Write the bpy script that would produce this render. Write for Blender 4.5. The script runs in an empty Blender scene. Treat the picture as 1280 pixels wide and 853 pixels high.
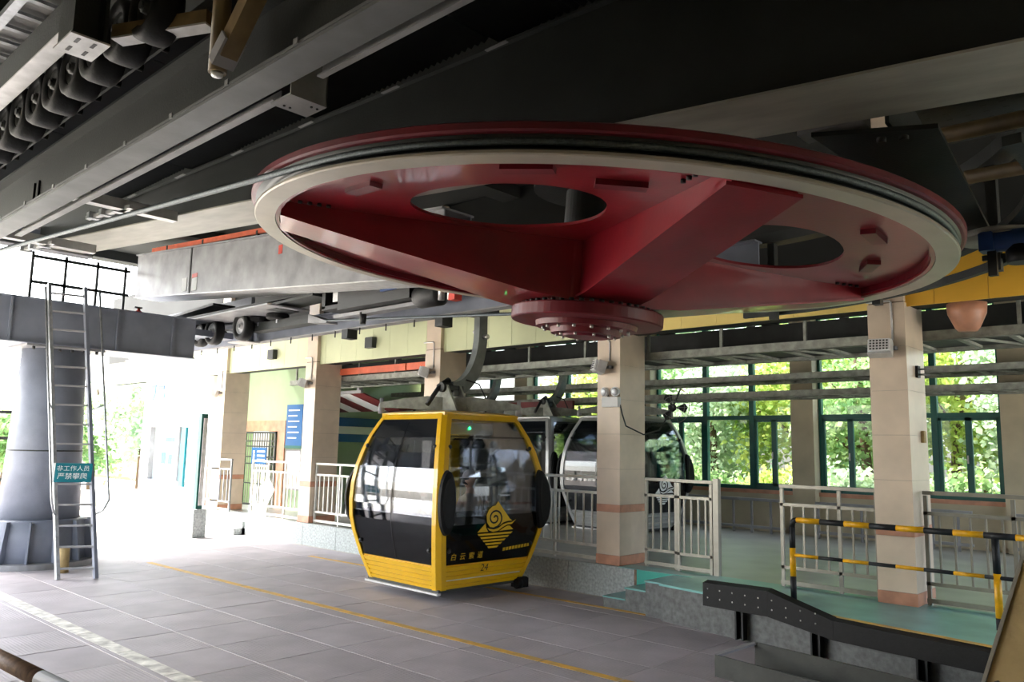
import bpy, bmesh, math, random
from math import pi, sin, cos, radians
from mathutils import Vector, Matrix
random.seed(7)
SC = bpy.context.scene
COL = SC.collection

# ------------------------------------------------------------------ camera
def cam_axes(yaw, pitch, roll):
    fwd = Vector((-sin(yaw)*cos(pitch), cos(yaw)*cos(pitch), sin(pitch)))
    right = Vector((cos(yaw), sin(yaw), 0))
    up = right.cross(fwd)
    return right*cos(roll)+up*sin(roll), up*cos(roll)-right*sin(roll), fwd
_r, _u, _w = cam_axes(0.748461, 0.134236, 0.020434)
cam = bpy.data.cameras.new('camera')
cam.sensor_width = 36.0
cam.lens = 997.28*36.0/1280.0
cam.clip_start = 0.05
cam.clip_end = 400
camo = bpy.data.objects.new('camera', cam)
COL.objects.link(camo)
camo.matrix_world = Matrix(((_r.x, _u.x, -_w.x, 2.8775), (_r.y, _u.y, -_w.y, -9.7851), (_r.z, _u.z, -_w.z, 1.654), (0, 0, 0, 1)))
SC.camera = camo

# ------------------------------------------------------------------ world, sun, exposure
wd = bpy.data.worlds.new('world')
SC.world = wd
wd.use_nodes = True
nt = wd.node_tree
bg = nt.nodes['Background']
sky = nt.nodes.new('ShaderNodeTexSky')
sky.sky_type = 'NISHITA'
sky.sun_disc = False
sky.sun_elevation = radians(52)
sky.sun_rotation = radians(250)
sky.air_density = 1.0
sky.dust_density = 4.0
sky.ozone_density = 1.0
hsv = nt.nodes.new('ShaderNodeHueSaturation')
hsv.inputs['Saturation'].default_value = 0.5
nt.links.new(sky.outputs[0], hsv.inputs['Color'])
nt.links.new(hsv.outputs[0], bg.inputs[0])
bg.inputs[1].default_value = 0.62
sun = bpy.data.lights.new('sun', 'SUN')
sun.energy = 6.0
sun.angle = radians(1.5)
sun.color = (1.0, 0.95, 0.87)
suno = bpy.data.objects.new('sun', sun)
COL.objects.link(suno)
_sd = Vector((-0.60, -0.12, 0.80))           # towards the sun
suno.rotation_euler = _sd.to_track_quat('Z', 'Y').to_euler()
suno.location = (-30, -10, 40)
SC.view_settings.view_transform = 'Standard'
SC.view_settings.look = 'None'
SC.view_settings.gamma = 1.0
SC.view_settings.exposure = 1.55
SC.view_settings.use_curve_mapping = False

# ------------------------------------------------------------------ mesh helpers
class MB:
    def __init__(self):
        self.v = []; self.f = []; self.sm = []
    def add(self, vs, fs, smooth=False):
        b = len(self.v)
        self.v += [tuple(p) for p in vs]
        for f in fs:
            self.f.append(tuple(i+b for i in f)); self.sm.append(smooth)
        return self
    def box(self, x0, y0, z0, x1, y1, z1):
        vs = [(x, y, z) for z in (z0, z1) for y in (y0, y1) for x in (x0, x1)]
        return self.add(vs, [(0, 2, 3, 1), (4, 5, 7, 6), (0, 1, 5, 4), (2, 6, 7, 3), (0, 4, 6, 2), (1, 3, 7, 5)])
    def cbox(self, x0, y0, z0, x1, y1, z1, c):
        """box with chamfered top edges and corners"""
        vs = []
        for z, k in ((z0, 0), (z1-c, 0), (z1, c)):
            vs += [(x0+k, y0+k, z), (x1-k, y0+k, z), (x1-k, y1-k, z), (x0+k, y1-k, z)]
        fs = [(3, 2, 1, 0), (8, 9, 10, 11)]
        for b in (0, 4):
            for i in range(4):
                j = (i+1) % 4
                fs.append((b+i, b+j, b+4+j, b+4+i))
        return self.add(vs, fs)
    def bar(self, p0, p1, w, h, up=(0, 0, 1)):
        """rectangular bar from p0 to p1, w across, h along up"""
        p0 = Vector(p0); p1 = Vector(p1); d = (p1-p0).normalized()
        u = Vector(up); s = d.cross(u)
        if s.length < 1e-4:
            s = d.cross(Vector((1, 0, 0)))
        s.normalize(); u = s.cross(d)
        vs = []
        for p in (p0, p1):
            for a, b in ((-1, -1), (1, -1), (1, 1), (-1, 1)):
                vs.append(p+s*a*w/2+u*b*h/2)
        return self.add(vs, [(3, 2, 1, 0), (4, 5, 6, 7), (0, 1, 5, 4), (1, 2, 6, 5), (2, 3, 7, 6), (3, 0, 4, 7)])
    def tube(self, pts, r, n=8, closed=False, caps=True):
        pts = [Vector(p) for p in pts]; m = len(pts)
        rs = r if isinstance(r, (list, tuple)) else [r]*m
        rings = []; prev = None
        for i, p in enumerate(pts):
            if closed:
                t = pts[(i+1) % m]-pts[i-1]
            else:
                t = pts[min(i+1, m-1)]-pts[max(i-1, 0)]
            t.normalize()
            if prev is None:
                a = Vector((0, 0, 1)) if abs(t.z) < 0.9 else Vector((1, 0, 0))
                u = a.cross(t).normalized()
            else:
                u = (prev-t*prev.dot(t)).normalized()
            prev = u; v = t.cross(u)
            rings.append([p+(u*cos(2*pi*k/n)+v*sin(2*pi*k/n))*rs[i] for k in range(n)])
        vs = [q for R in rings for q in R]; fs = []
        for i in range(m if closed else m-1):
            j = (i+1) % m
            for k in range(n):
                l = (k+1) % n
                fs.append((i*n+k, i*n+l, j*n+l, j*n+k))
        self.add(vs, fs, True)
        if caps and not closed:
            b = len(self.v)-m*n
            self.f.append(tuple(b+k for k in reversed(range(n)))); self.sm.append(False)
            self.f.append(tuple(b+(m-1)*n+k for k in range(n))); self.sm.append(False)
        return self
    def lathe(self, prof, n=32, origin=(0, 0, 0), axis=(0, 0, 1), closed=False, smooth=True):
        """prof: list of (r, h) along axis"""
        o = Vector(origin); ax = Vector(axis).normalized()
        a = Vector((1, 0, 0)) if abs(ax.x) < 0.9 else Vector((0, 1, 0))
        e1 = (a-ax*a.dot(ax)).normalized(); e2 = ax.cross(e1)
        vs = []; m = len(prof)
        for k in range(n):
            d = e1*cos(2*pi*k/n)+e2*sin(2*pi*k/n)
            vs += [o+d*r+ax*h for r, h in prof]
        fs = []
        for k in range(n):
            l = (k+1) % n
            for i in range(m if closed else m-1):
                j = (i+1) % m
                fs.append((k*m+i, l*m+i, l*m+j, k*m+j))
        b = len(self.v); self.add(vs, fs, smooth)
        if not closed:
            for i in (0, m-1):
                if prof[i][0] > 1e-4:
                    self.f.append(tuple(b+k*m+i for k in (range(n) if i else reversed(range(n))))); self.sm.append(False)
        return self
    def prism(self, poly, off):
        """planar polygon extruded by vector off"""
        n = len(poly); off = Vector(off)
        vs = [Vector(p) for p in poly]; vs += [p+off for p in vs]
        fs = [tuple(reversed(range(n))), tuple(range(n, 2*n))]
        for i in range(n):
            j = (i+1) % n
            fs.append((i, j, n+j, n+i))
        return self.add(vs, fs)
    def xf(self, M):
        self.v = [tuple(M @ Vector(p)) for p in self.v]
        return self
    def mesh(self, name, mat, off=(0, 0, 0)):
        me = bpy.data.meshes.new(name)
        o = Vector(off)
        me.from_pydata([tuple(Vector(p)-o) for p in self.v], [], self.f)
        me.polygons.foreach_set('use_smooth', self.sm)
        bm = bmesh.new(); bm.from_mesh(me)
        bmesh.ops.recalc_face_normals(bm, faces=bm.faces)
        bm.to_mesh(me); bm.free()
        me.materials.append(mat)
        me.update()
        return me

OFF = {}
def link(name, data, parent=None, loc=(0, 0, 0)):
    o = bpy.data.objects.new(name, data)
    COL.objects.link(o)
    o.location = loc
    if parent is not None:
        o.parent = parent
    return o
def tag(o, label=None, cat=None, group=None, kind=None):
    if label: o['label'] = label
    if cat: o['category'] = cat
    if group: o['group'] = group
    if kind: o['kind'] = kind
    return o
def thing(name, loc, label, cat, group=None, kind=None):
    o = link(name, None, None, loc)
    o.empty_display_size = 0.2
    OFF[o.name] = Vector(loc)
    return tag(o, label, cat, group, kind)
def solo(name, mb, mat, label, cat, group=None, kind=None, base=None):
    """a thing that is one mesh; origin at its base centre"""
    if base is None:
        xs = [p[0] for p in mb.v]; ys = [p[1] for p in mb.v]; zs = [p[2] for p in mb.v]
        base = ((min(xs)+max(xs))/2, (min(ys)+max(ys))/2, min(zs))
    o = link(name, mb.mesh(name, mat, base), None, base)
    OFF[o.name] = Vector(base)
    return tag(o, label, cat, group, kind)
def part(name, mb, mat, parent, label=None, kind=None):
    off = OFF[parent.name]
    o = link(name, mb.mesh(name, mat, off), parent)
    OFF[o.name] = off
    if label: o['label'] = label
    if kind: o['kind'] = kind
    return o
def shared(name, me, parent, loc, rotz=0.0):
    """an alike piece sharing mesh data; loc in world"""
    o = link(name, me, parent, Vector(loc)-OFF[parent.name])
    o.rotation_euler.z = rotz
    OFF[o.name] = Vector(loc)
    return o
def copy_tree(o, parent=None):
    c = o.copy(); COL.objects.link(c)
    if parent is not None: c.parent = parent
    for ch in list(o.children):
        copy_tree(ch, c)
    return c
def struct(name, mb, mat, label=None):
    o = solo(name, mb, mat, label, None, None, 'structure')
    return o

# ------------------------------------------------------------------ materials
MATS = {}
def lin(c):
    return tuple(((x/255.0)/12.92 if x/255.0 <= 0.04045 else ((x/255.0+0.055)/1.055)**2.4) for x in c)
def mat(name, rgb, rough=0.6, metal=0.0, var=0.12, scale=6.0, bump=0.0, bscale=40.0, stretch=None, spec=0.5, stain=None, coat=0.0):
    """rgb as sRGB 0..255; procedural mottling and relief in object space"""
    m = bpy.data.materials.new(name); m.use_nodes = True
    t = m.node_tree; b = t.nodes['Principled BSDF']
    c = lin(rgb)
    b.inputs['Roughness'].default_value = rough
    b.inputs['Metallic'].default_value = metal
    b.inputs['Specular IOR Level'].default_value = spec
    b.inputs['Coat Weight'].default_value = coat
    tc = t.nodes.new('ShaderNodeTexCoord')
    mp = t.nodes.new('ShaderNodeMapping')
    if stretch: mp.inputs['Scale'].default_value = stretch
    t.links.new(tc.outputs['Object'], mp.inputs['Vector'])
    n = t.nodes.new('ShaderNodeTexNoise'); n.inputs['Scale'].default_value = scale; n.inputs['Detail'].default_value = 6
    t.links.new(mp.outputs[0], n.inputs['Vector'])
    r = t.nodes.new('ShaderNodeValToRGB')
    r.color_ramp.elements[0].position = 0.3; r.color_ramp.elements[1].position = 0.72
    lo = stain if stain else tuple(x*(1-var*2) for x in c)
    lo = lin(stain) if stain else lo
    r.color_ramp.elements[0].color = (*lo, 1)
    r.color_ramp.elements[1].color = (*[min(1, x*(1+var*0.6)) for x in c], 1)
    t.links.new(n.outputs['Fac'], r.inputs['Fac'])
    t.links.new(r.outputs['Color'], b.inputs['Base Color'])
    if bump:
        n2 = t.nodes.new('ShaderNodeTexNoise'); n2.inputs['Scale'].default_value = bscale; n2.inputs['Detail'].default_value = 4
        t.links.new(mp.outputs[0], n2.inputs['Vector'])
        bp = t.nodes.new('ShaderNodeBump'); bp.inputs['Strength'].default_value = bump; bp.inputs['Distance'].default_value = 0.02
        t.links.new(n2.outputs['Fac'], bp.inputs['Height'])
        t.links.new(bp.outputs[0], b.inputs['Normal'])
    MATS[name] = m
    return m
def glass(name, tint, refl=0.08, rough=0.02, fk=1.0):
    m = bpy.data.materials.new(name); m.use_nodes = True
    t = m.node_tree
    for n in list(t.nodes):
        if n.type != 'OUTPUT_MATERIAL': t.nodes.remove(n)
    out = [n for n in t.nodes if n.type == 'OUTPUT_MATERIAL'][0]
    tr = t.nodes.new('ShaderNodeBsdfTransparent'); tr.inputs[0].default_value = (*tint, 1)
    gl = t.nodes.new('ShaderNodeBsdfGlossy'); gl.inputs['Roughness'].default_value = rough
    lw = t.nodes.new('ShaderNodeFresnel'); lw.inputs['IOR'].default_value = 1.45
    ma = t.nodes.new('ShaderNodeMath'); ma.operation = 'MULTIPLY_ADD'; ma.use_clamp = True; ma.inputs[1].default_value = fk; ma.inputs[2].default_value = refl
    mx = t.nodes.new('ShaderNodeMixShader')
    t.links.new(lw.outputs[0], ma.inputs[0])
    t.links.new(ma.outputs[0], mx.inputs[0]); t.links.new(tr.outputs[0], mx.inputs[1]); t.links.new(gl.outputs[0], mx.inputs[2])
    t.links.new(mx.outputs[0], out.inputs[0])
    MATS[name] = m
    return m
def emit(name, rgb, s):
    m = bpy.data.materials.new(name); m.use_nodes = True
    b = m.node_tree.nodes['Principled BSDF']
    b.inputs['Base Color'].default_value = (*lin(rgb), 1)
    b.inputs['Emission Color'].default_value = (*lin(rgb), 1)
    b.inputs['Emission Strength'].default_value = s
    MATS[name] = m
    return m
M = MATS
mat('dark_steel', (44, 48, 47), 0.55, 0.0, 0.25, 3, 0.15, 60)
mat('black_steel', (24, 26, 27), 0.5, 0.0, 0.2, 5, 0.1, 80)
mat('blue_grey_steel', (128, 134, 148), 0.5, 0.0, 0.15, 2, 0.08, 50)
mat('grey_steel', (150, 150, 152), 0.5, 0.1, 0.2, 2.5, 0.08, 60)
mat('pale_flange', (166, 164, 154), 0.5, 0.1, 0.12, 2, 0.05, 30, (1, 4, 1))  # girder underside lit from below, put into the colour; reused elsewhere
mat('light_steel', (205, 205, 204), 0.42, 0.3, 0.12, 8, 0.05, 80)
mat('galvanised', (186, 190, 194), 0.4, 0.6, 0.15, 14, 0.05, 80)
mat('sheet_dark', (36, 41, 42), 0.5, 0.1, 0.25, 2)
mat('wheel_red', (136, 21, 35), 0.34, 0.0, 0.16, 2.2, 0.04, 30, coat=0.2)
mat('deep_red', (110, 20, 35), 0.4, 0.0, 0.2, 3, 0.04, 30)
mat('rim_beige', (178, 170, 156), 0.35, 0.3, 0.08, 3, 0.03, 60, (1, 1, 8))
mat('rope_groove', (38, 44, 44), 0.45, 0.0, 0.2, 9)
mat('rope_wire', (82, 92, 96), 0.4, 0.5, 0.25, 60, 0.3, 120)
mat('rubber', (14, 15, 16), 0.62, 0.0, 0.25, 20, 0.12, 50, spec=0.3)
mat('bright_bolt', (200, 198, 192), 0.3, 0.9, 0.1, 20)
mat('cabin_yellow', (226, 178, 14), 0.32, 0.0, 0.05, 3, coat=0.4)
mat('cabin_silver', (176, 178, 178), 0.35, 0.4, 0.06, 3)
mat('cabin_dark', (18, 22, 27), 0.12, 0.0, 0.15, 2, spec=0.6)
mat('cabin_inner', (206, 202, 196), 0.5, 0.0, 0.06, 3)
mat('cast_grey', (160, 164, 154), 0.55, 0.1, 0.2, 9, 0.2, 40)
mat('hanger_grey', (112, 118, 116), 0.5, 0.2, 0.15, 6, 0.08, 40)
mat('blue_paint', (28, 62, 118), 0.4, 0.0, 0.12, 8)
mat('seat_green', (70, 98, 60), 0.7, 0.0, 0.1, 8)
mat('tile_cream', (222, 204, 182), 0.3, 0.0, 0.08, 2.5, 0.05, 25)
mat('tile_salmon', (206, 148, 118), 0.4, 0.0, 0.16, 5, 0.05, 25)
mat('joint_grey', (120, 105, 86), 0.8, 0.0, 0.1, 10)
mat('wall_cream', (196, 184, 156), 0.7, 0.0, 0.1, 2)
mat('wall_green', (160, 182, 144), 0.65, 0.0, 0.06, 2)
mat('fascia_green', (206, 212, 170), 0.45, 0.0, 0.05, 1.5)
mat('fascia_pale', (236, 210, 120), 0.45, 0.0, 0.05, 1.5)
mat('fascia_orange', (242, 186, 62), 0.45, 0.0, 0.05, 1.5)
mat('wall_white', (236, 238, 238), 0.7, 0.0, 0.04, 2)
mat('white_paint', (232, 230, 222), 0.4, 0.0, 0.08, 10)
mat('stainless', (150, 147, 136), 0.35, 0.4, 0.08, 10)
mat('teal_frame', (8, 92, 84), 0.4, 0.0, 0.1, 6)
mat('teal_floor', (112, 176, 170), 0.32, 0.0, 0.16, 2.2, 0.05, 40, stain=(88, 148, 146))
mat('teal_bright', (24, 168, 150), 0.45, 0.0, 0.08, 4)
mat('granite', (182, 190, 188), 0.6, 0.0, 0.22, 26, 0.15, 70)
mat('granite_dark', (104, 107, 106), 0.65, 0.0, 0.2, 18, 0.2, 60)
mat('platform_floor', (168, 168, 160), 0.35, 0.0, 0.14, 1.4, 0.05, 40)
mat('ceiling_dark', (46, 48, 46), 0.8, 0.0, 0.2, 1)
mat('line_yellow', (228, 176, 62), 0.6, 0.0, 0.12, 7, stain=(176, 150, 96))
mat('line_white', (244, 242, 232), 0.6, 0.0, 0.12, 7, stain=(160, 158, 152))
mat('guard_yellow', (232, 172, 10), 0.4, 0.0, 0.1, 20)
mat('guard_black', (20, 23, 28), 0.6, 0.0, 0.2, 20)
mat('worn_brown', (124, 96, 72), 0.5, 0.0, 0.3, 14, 0.2, 60)
mat('parapet_tan', (176, 152, 104), 0.75, 0.0, 0.14, 7, 0.25, 50)
mat('sign_blue', (20, 92, 152), 0.4, 0.0, 0.05, 3)
mat('sign_teal', (14, 116, 130), 0.4, 0.0, 0.05, 3)
mat('lettering_white', (236, 238, 236), 0.5, 0.0, 0.02, 3)
mat('emblem_yellow', (222, 180, 26), 0.4, 0.0, 0.04, 3)
mat('red_paint', (206, 62, 44), 0.45, 0.0, 0.12, 6)
mat('orange_rail', (226, 110, 76), 0.5, 0.0, 0.12, 4)
mat('maroon', (120, 46, 48), 0.55, 0.0, 0.12, 4)
mat('bark', (104, 84, 66), 0.9, 0.0, 0.25, 8, 0.5, 20, (1, 1, 0.3))
mat('ground_pale', (206, 200, 188), 0.85, 0.0, 0.1, 0.8, 0.1, 20)
mat('earth', (96, 104, 66), 0.9, 0.0, 0.25, 0.6, 0.3, 10)
mat('skin', (206, 160, 134), 0.55, 0.0, 0.05, 10)
mat('cloth_beige', (176, 162, 152), 0.8, 0.0, 0.1, 12)
mat('cloth_dark', (44, 46, 54), 0.8, 0.0, 0.1, 12)
mat('cap_pale', (214, 202, 200), 0.8, 0.0, 0.08, 12)
mat('hair_black', (22, 20, 20), 0.6, 0.0, 0.1, 20)
mat('cable_black', (20, 20, 22), 0.5, 0.0, 0.1, 10)
mat('brown_tube', (120, 100, 66), 0.5, 0.0, 0.2, 6)
glass('pane_clear', (0.93, 0.96, 0.95), 0.01, 0.02, 0.4)
glass('pane_tinted', (0.72, 0.75, 0.79), 0.03, 0.02, 0.5)
mat('beam_dark', (33, 37, 36), 0.5, 0.0, 0.2, 3, 0.1, 60)
glass('pane_shop', (0.95, 0.97, 0.98), 0.01, 0.02, 0.08)
mat('lit_flange_grey', (112, 114, 115), 0.5, 0.1, 0.15, 3, 0.05, 60)  # light on the beam underside put into a grey paler than the web
mat('trough_grey', (56, 59, 54), 0.55, 0.1, 0.2, 5, 0.1, 50)
glass('pane_dark', (0.16, 0.18, 0.21), 0.02, 0.02, 0.6)
emit('led_green', (40, 255, 120), 6.0)
def leaf_mat(name, a, b, tr):
    m = bpy.data.materials.new(name); m.use_nodes = True
    t = m.node_tree
    for n in list(t.nodes):
        if n.type != 'OUTPUT_MATERIAL': t.nodes.remove(n)
    out = [n for n in t.nodes if n.type == 'OUTPUT_MATERIAL'][0]
    tc = t.nodes.new('ShaderNodeTexCoord')
    n = t.nodes.new('ShaderNodeTexNoise'); n.inputs['Scale'].default_value = 1.6; n.inputs['Detail'].default_value = 5
    t.links.new(tc.outputs['Object'], n.inputs['Vector'])
    r = t.nodes.new('ShaderNodeValToRGB')
    r.color_ramp.elements[0].position = 0.35; r.color_ramp.elements[1].position = 0.65
    r.color_ramp.elements[0].color = (*lin(a), 1); r.color_ramp.elements[1].color = (*lin(b), 1)
    t.links.new(n.outputs['Fac'], r.inputs['Fac'])
    d = t.nodes.new('ShaderNodeBsdfDiffuse'); tl = t.nodes.new('ShaderNodeBsdfTranslucent'); mx = t.nodes.new('ShaderNodeMixShader')
    t.links.new(r.outputs[0], d.inputs[0]); t.links.new(r.outputs[0], tl.inputs[0])
    mx.inputs[0].default_value = tr
    t.links.new(d.outputs[0], mx.inputs[1]); t.links.new(tl.outputs[0], mx.inputs[2]); t.links.new(mx.outputs[0], out.inputs[0])
    M[name] = m
leaf_mat('leaf_mid', (116, 154, 106), (172, 194, 134), 0.5)
leaf_mat('leaf_pale', (158, 184, 158), (208, 220, 188), 0.5)
leaf_mat('leaf_lime', (132, 164, 84), (206, 212, 122), 0.5)
# paving: scored concrete whose scoring runs along the piece, with faint wear
def paver_mat():
    m = mat('paver', (174, 168, 172), 0.58, 0.0, 0.10, 1.7, 0.0)
    t = m.node_tree; b = t.nodes['Principled BSDF']
    tc = [n for n in t.nodes if n.type == 'TEX_COORD'][0]
    w = t.nodes.new('ShaderNodeTexWave'); w.inputs['Scale'].default_value = 9.0; w.inputs['Distortion'].default_value = 1.5; w.inputs['Detail'].default_value = 2
    t.links.new(tc.outputs['Object'], w.inputs['Vector'])
    n = t.nodes.new('ShaderNodeTexNoise'); n.inputs['Scale'].default_value = 30
    t.links.new(tc.outputs['Object'], n.inputs['Vector'])
    mm = t.nodes.new('ShaderNodeMath'); mm.operation = 'MULTIPLY'
    t.links.new(w.outputs['Fac'], mm.inputs[0]); t.links.new(n.outputs['Fac'], mm.inputs[1])
    oi = t.nodes.new('ShaderNodeObjectInfo'); mr = t.nodes.new('ShaderNodeMapRange'); hs = t.nodes.new('ShaderNodeHueSaturation')
    mr.inputs['To Min'].default_value = 0.93; mr.inputs['To Max'].default_value = 1.06
    t.links.new(oi.outputs['Random'], mr.inputs['Value']); t.links.new(mr.outputs[0], hs.inputs['Value'])
    src = b.inputs['Base Color'].links[0].from_socket
    t.links.new(src, hs.inputs['Color']); t.links.new(hs.outputs[0], b.inputs['Base Color'])
    bp = t.nodes.new('ShaderNodeBump'); bp.inputs['Strength'].default_value = 0.25; bp.inputs['Distance'].default_value = 0.015
    t.links.new(mm.outputs[0], bp.inputs['Height']); t.links.new(bp.outputs[0], b.inputs['Normal'])
paver_mat()

def text(name, body, size, material, parent, matrix, extrude=0.0, align='CENTER'):
    c = bpy.data.curves.new(name, 'FONT'); c.body = body; c.size = size; c.align_x = align; c.align_y = 'CENTER'; c.extrude = extrude; c.resolution_u = 2
    o = bpy.data.objects.new('tmp_text', c); COL.objects.link(o)
    dg = bpy.context.evaluated_depsgraph_get()
    me = bpy.data.meshes.new_from_object(o.evaluated_get(dg))
    bpy.data.objects.remove(o); bpy.data.curves.remove(c)
    me.transform(matrix)
    off = OFF[parent.name]
    me.transform(Matrix.Translation(-off))
    me.materials.clear(); me.materials.append(material)
    q = link(name, me, parent); OFF[q.name] = off
    return q
def frame(o, ex, ey):
    """matrix whose x axis is ex, y axis is ey, at o"""
    ex = Vector(ex).normalized(); ey = Vector(ey); ey = (ey-ex*ey.dot(ex)).normalized(); ez = ex.cross(ey)
    return Matrix(((ex.x, ey.x, ez.x, o[0]), (ex.y, ey.y, ez.y, o[1]), (ex.z, ey.z, ez.z, o[2]), (0, 0, 0, 1)))
# =================================================================== THE SETTING
FZ = -0.45                      # lower floor level; the boarding platform is z = 0
floor = struct('floor', MB().box(-24, -11.5, FZ-0.4, 6, 8, FZ-0.004), M['ground_pale'], 'grey concrete floor of the cable car station')
pav = [MB().cbox(-0.446, -0.446, -0.02, 0.446, 0.446, 0.008, 0.004).mesh('paver', M['paver']) for _ in range(1)]
for i in range(20):
    for j in range(9):
        shared('paver', pav[0], floor, (-15.6+0.9*i, -7.75+0.9*j, FZ-0.008+random.uniform(-0.0015, 0.0015)), pi/2*((i+j) % 2)+random.choice((0, pi)))
def floor_line(x0, x1, y0, y1, wdt, m):
    part('painted_line', MB().prism([(x0, y0-wdt/2, FZ+0.002), (x1, y1-wdt/2, FZ+0.002), (x1, y1+wdt/2, FZ+0.002), (x0, y0+wdt/2, FZ+0.002)], (0, 0, 0.003)), m, floor)
x = -11.5
while x < 1.5:                  # worn line painted in stretches
    L = random.uniform(0.9, 1.6)
    floor_line(x, min(x+L-0.02, 1.6), -3.52 + 0.012*(x+11.5), -3.52+0.012*(x+L+11.5), 0.10, M['line_yellow']); x += L
x = -10.5
while x < -2.8:
    L = random.uniform(1.0, 1.8)
    floor_line(x, min(x+L-0.02, -2.75), -0.92+0.03*(x+10.5), -0.92+0.03*(x+L+10.5), 0.09, M['line_yellow']); x += L
x = -10.6
while x < -1:
    L = random.uniform(0.9, 1.5)
    floor_line(x, x+L-0.015, -6.26, -6.26, 0.16, M['line_white']); x += L
ground = solo('ground', MB().box(-90, -60, FZ-1.2, 60, 80, FZ-0.42), M['ground_pale'], 'pale sunlit ground outside the station', None, None, 'structure')
apron = struct('floor_apron', MB().box(-60, -22, FZ-0.41, -24.01, 12, FZ-0.01), M['ground_pale'], 'bright concrete apron outside the open end of the station')
lawn = struct('floor_lawn', MB().box(-60, 8.3, FZ-0.41, 40, 79, -0.3), M['earth'], 'earth slope under the trees behind the windows')

platform = struct('floor_platform', MB().box(-14.5, 0.02, FZ-0.02, 6, 7.6, 0.0).box(-26, 0.32, FZ-0.02, -14.51, 7.6, -0.001), M['platform_floor'], 'raised boarding platform with a grey floor')
slab = MB().box(-0.595, -0.04, 0, 0.595, 0.04, 0.448).mesh('granite_slab', M['granite'])
for i in range(9):
    shared('granite_slab', slab, platform, (-13.9+1.2*i, -0.02, FZ+0.001))
part('teal_riser', MB().box(-3.68, -0.068, FZ+0.1, -2.76, -0.061, -0.002), M['teal_bright'], platform, 'bright teal painted face above the small steps')
part('riser_edge', MB().box(-3.70, -0.072, FZ+0.1, -3.66, -0.061, -0.002), M['worn_brown'], platform)
# teal landing that comes forward on the right
landing = solo('landing', MB().prism([(-2.76, -0.07, FZ), (-2.76, -0.86, FZ), (1.2, -1.52, FZ), (6, -2.32, FZ), (6, -0.07, FZ)], (0, 0, 0.43)), M['granite_dark'], 'granite landing with teal floor in front of the right pillars', 'landing')
part('teal_floor', MB().prism([(-2.76, 0.03, -0.02), (-2.78, -0.88, -0.02), (1.2, -1.54, -0.02), (6, -2.34, -0.02), (6, 0.03, -0.02)], (0, 0, 0.026)), M['teal_floor'], landing)
part('teal_floor', MB().box(-3.98, -0.06, -0.01, -2.765, 0.30, 0.005).box(-2.76, 0.031, -0.01, 6, 0.30, 0.005), M['teal_floor'], landing)
part('yellow_edge', MB().prism([(-0.75, -1.235, 0.006), (1.2, -1.56, 0.006), (4, -2.03, 0.006), (4, -1.95, 0.006), (1.2, -1.48, 0.006), (-0.75, -1.155, 0.006)], (0, 0, 0.004)), M['line_yellow'], landing)
st = thing('stone_steps', (-3.25, -0.36, FZ), 'short granite steps down from the teal landing beside the platform wall', 'steps')
for k, (xa, zt) in enumerate(((-3.80, -0.30), (-3.44, -0.15), (-3.06, -0.004))):
    xe = (-3.44, -3.06, -2.785)[k]
    part('step', MB().box(xa, -0.66-0.1*(k == 2), FZ, xe, -0.075, zt-0.02), M['granite_dark'], st)
    part('tread', MB().box(xa-0.01, -0.67-0.1*(k == 2), zt-0.02, xe, -0.075, zt), M['teal_floor'], st)
ls = thing('platform_steps', (-15.2, 0.1, FZ), 'pale stone steps at the far sunlit end of the platform', 'steps')
for k in range(3):
    part('step', MB().box(-15.75, -0.30+0.2*k, FZ, -14.56, 0.30, FZ+0.15*(k+1)), M['granite'], ls)

# roof
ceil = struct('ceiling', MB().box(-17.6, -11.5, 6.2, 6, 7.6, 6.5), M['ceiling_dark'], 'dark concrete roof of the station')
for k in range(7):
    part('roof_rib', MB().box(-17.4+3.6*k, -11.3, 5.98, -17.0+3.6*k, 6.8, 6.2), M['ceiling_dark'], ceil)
wall_right = struct('wall_right', MB().box(6.01, -11.5, FZ-0.4, 6.3, 7.6, 0.9).box(6.01, -11.5, 3.3, 6.3, 7.6, 6.2).box(6.01, -11.5, 0.9, 6.3, -3.0, 3.3).box(6.01, 6.2, 0.9, 6.3, 7.6, 3.3).box(6.01, 1.4, 0.9, 6.3, 1.8, 3.3), M['wall_cream'], 'end wall beyond the right edge')
wall_near = struct('wall_near', MB().box(-6, -11.8, FZ-0.4, 6, -11.5, 6.2), M['wall_cream'], 'unseen cream wall added behind the viewer to cut the light')  # out of view; added to block light and darken the right and top

struct('wall_upper', MB().box(-17.4, -11.8, 4.3, -6.01, -11.5, 6.2), M['wall_green'], 'pale green upper wall beyond the drive tyres')

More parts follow.
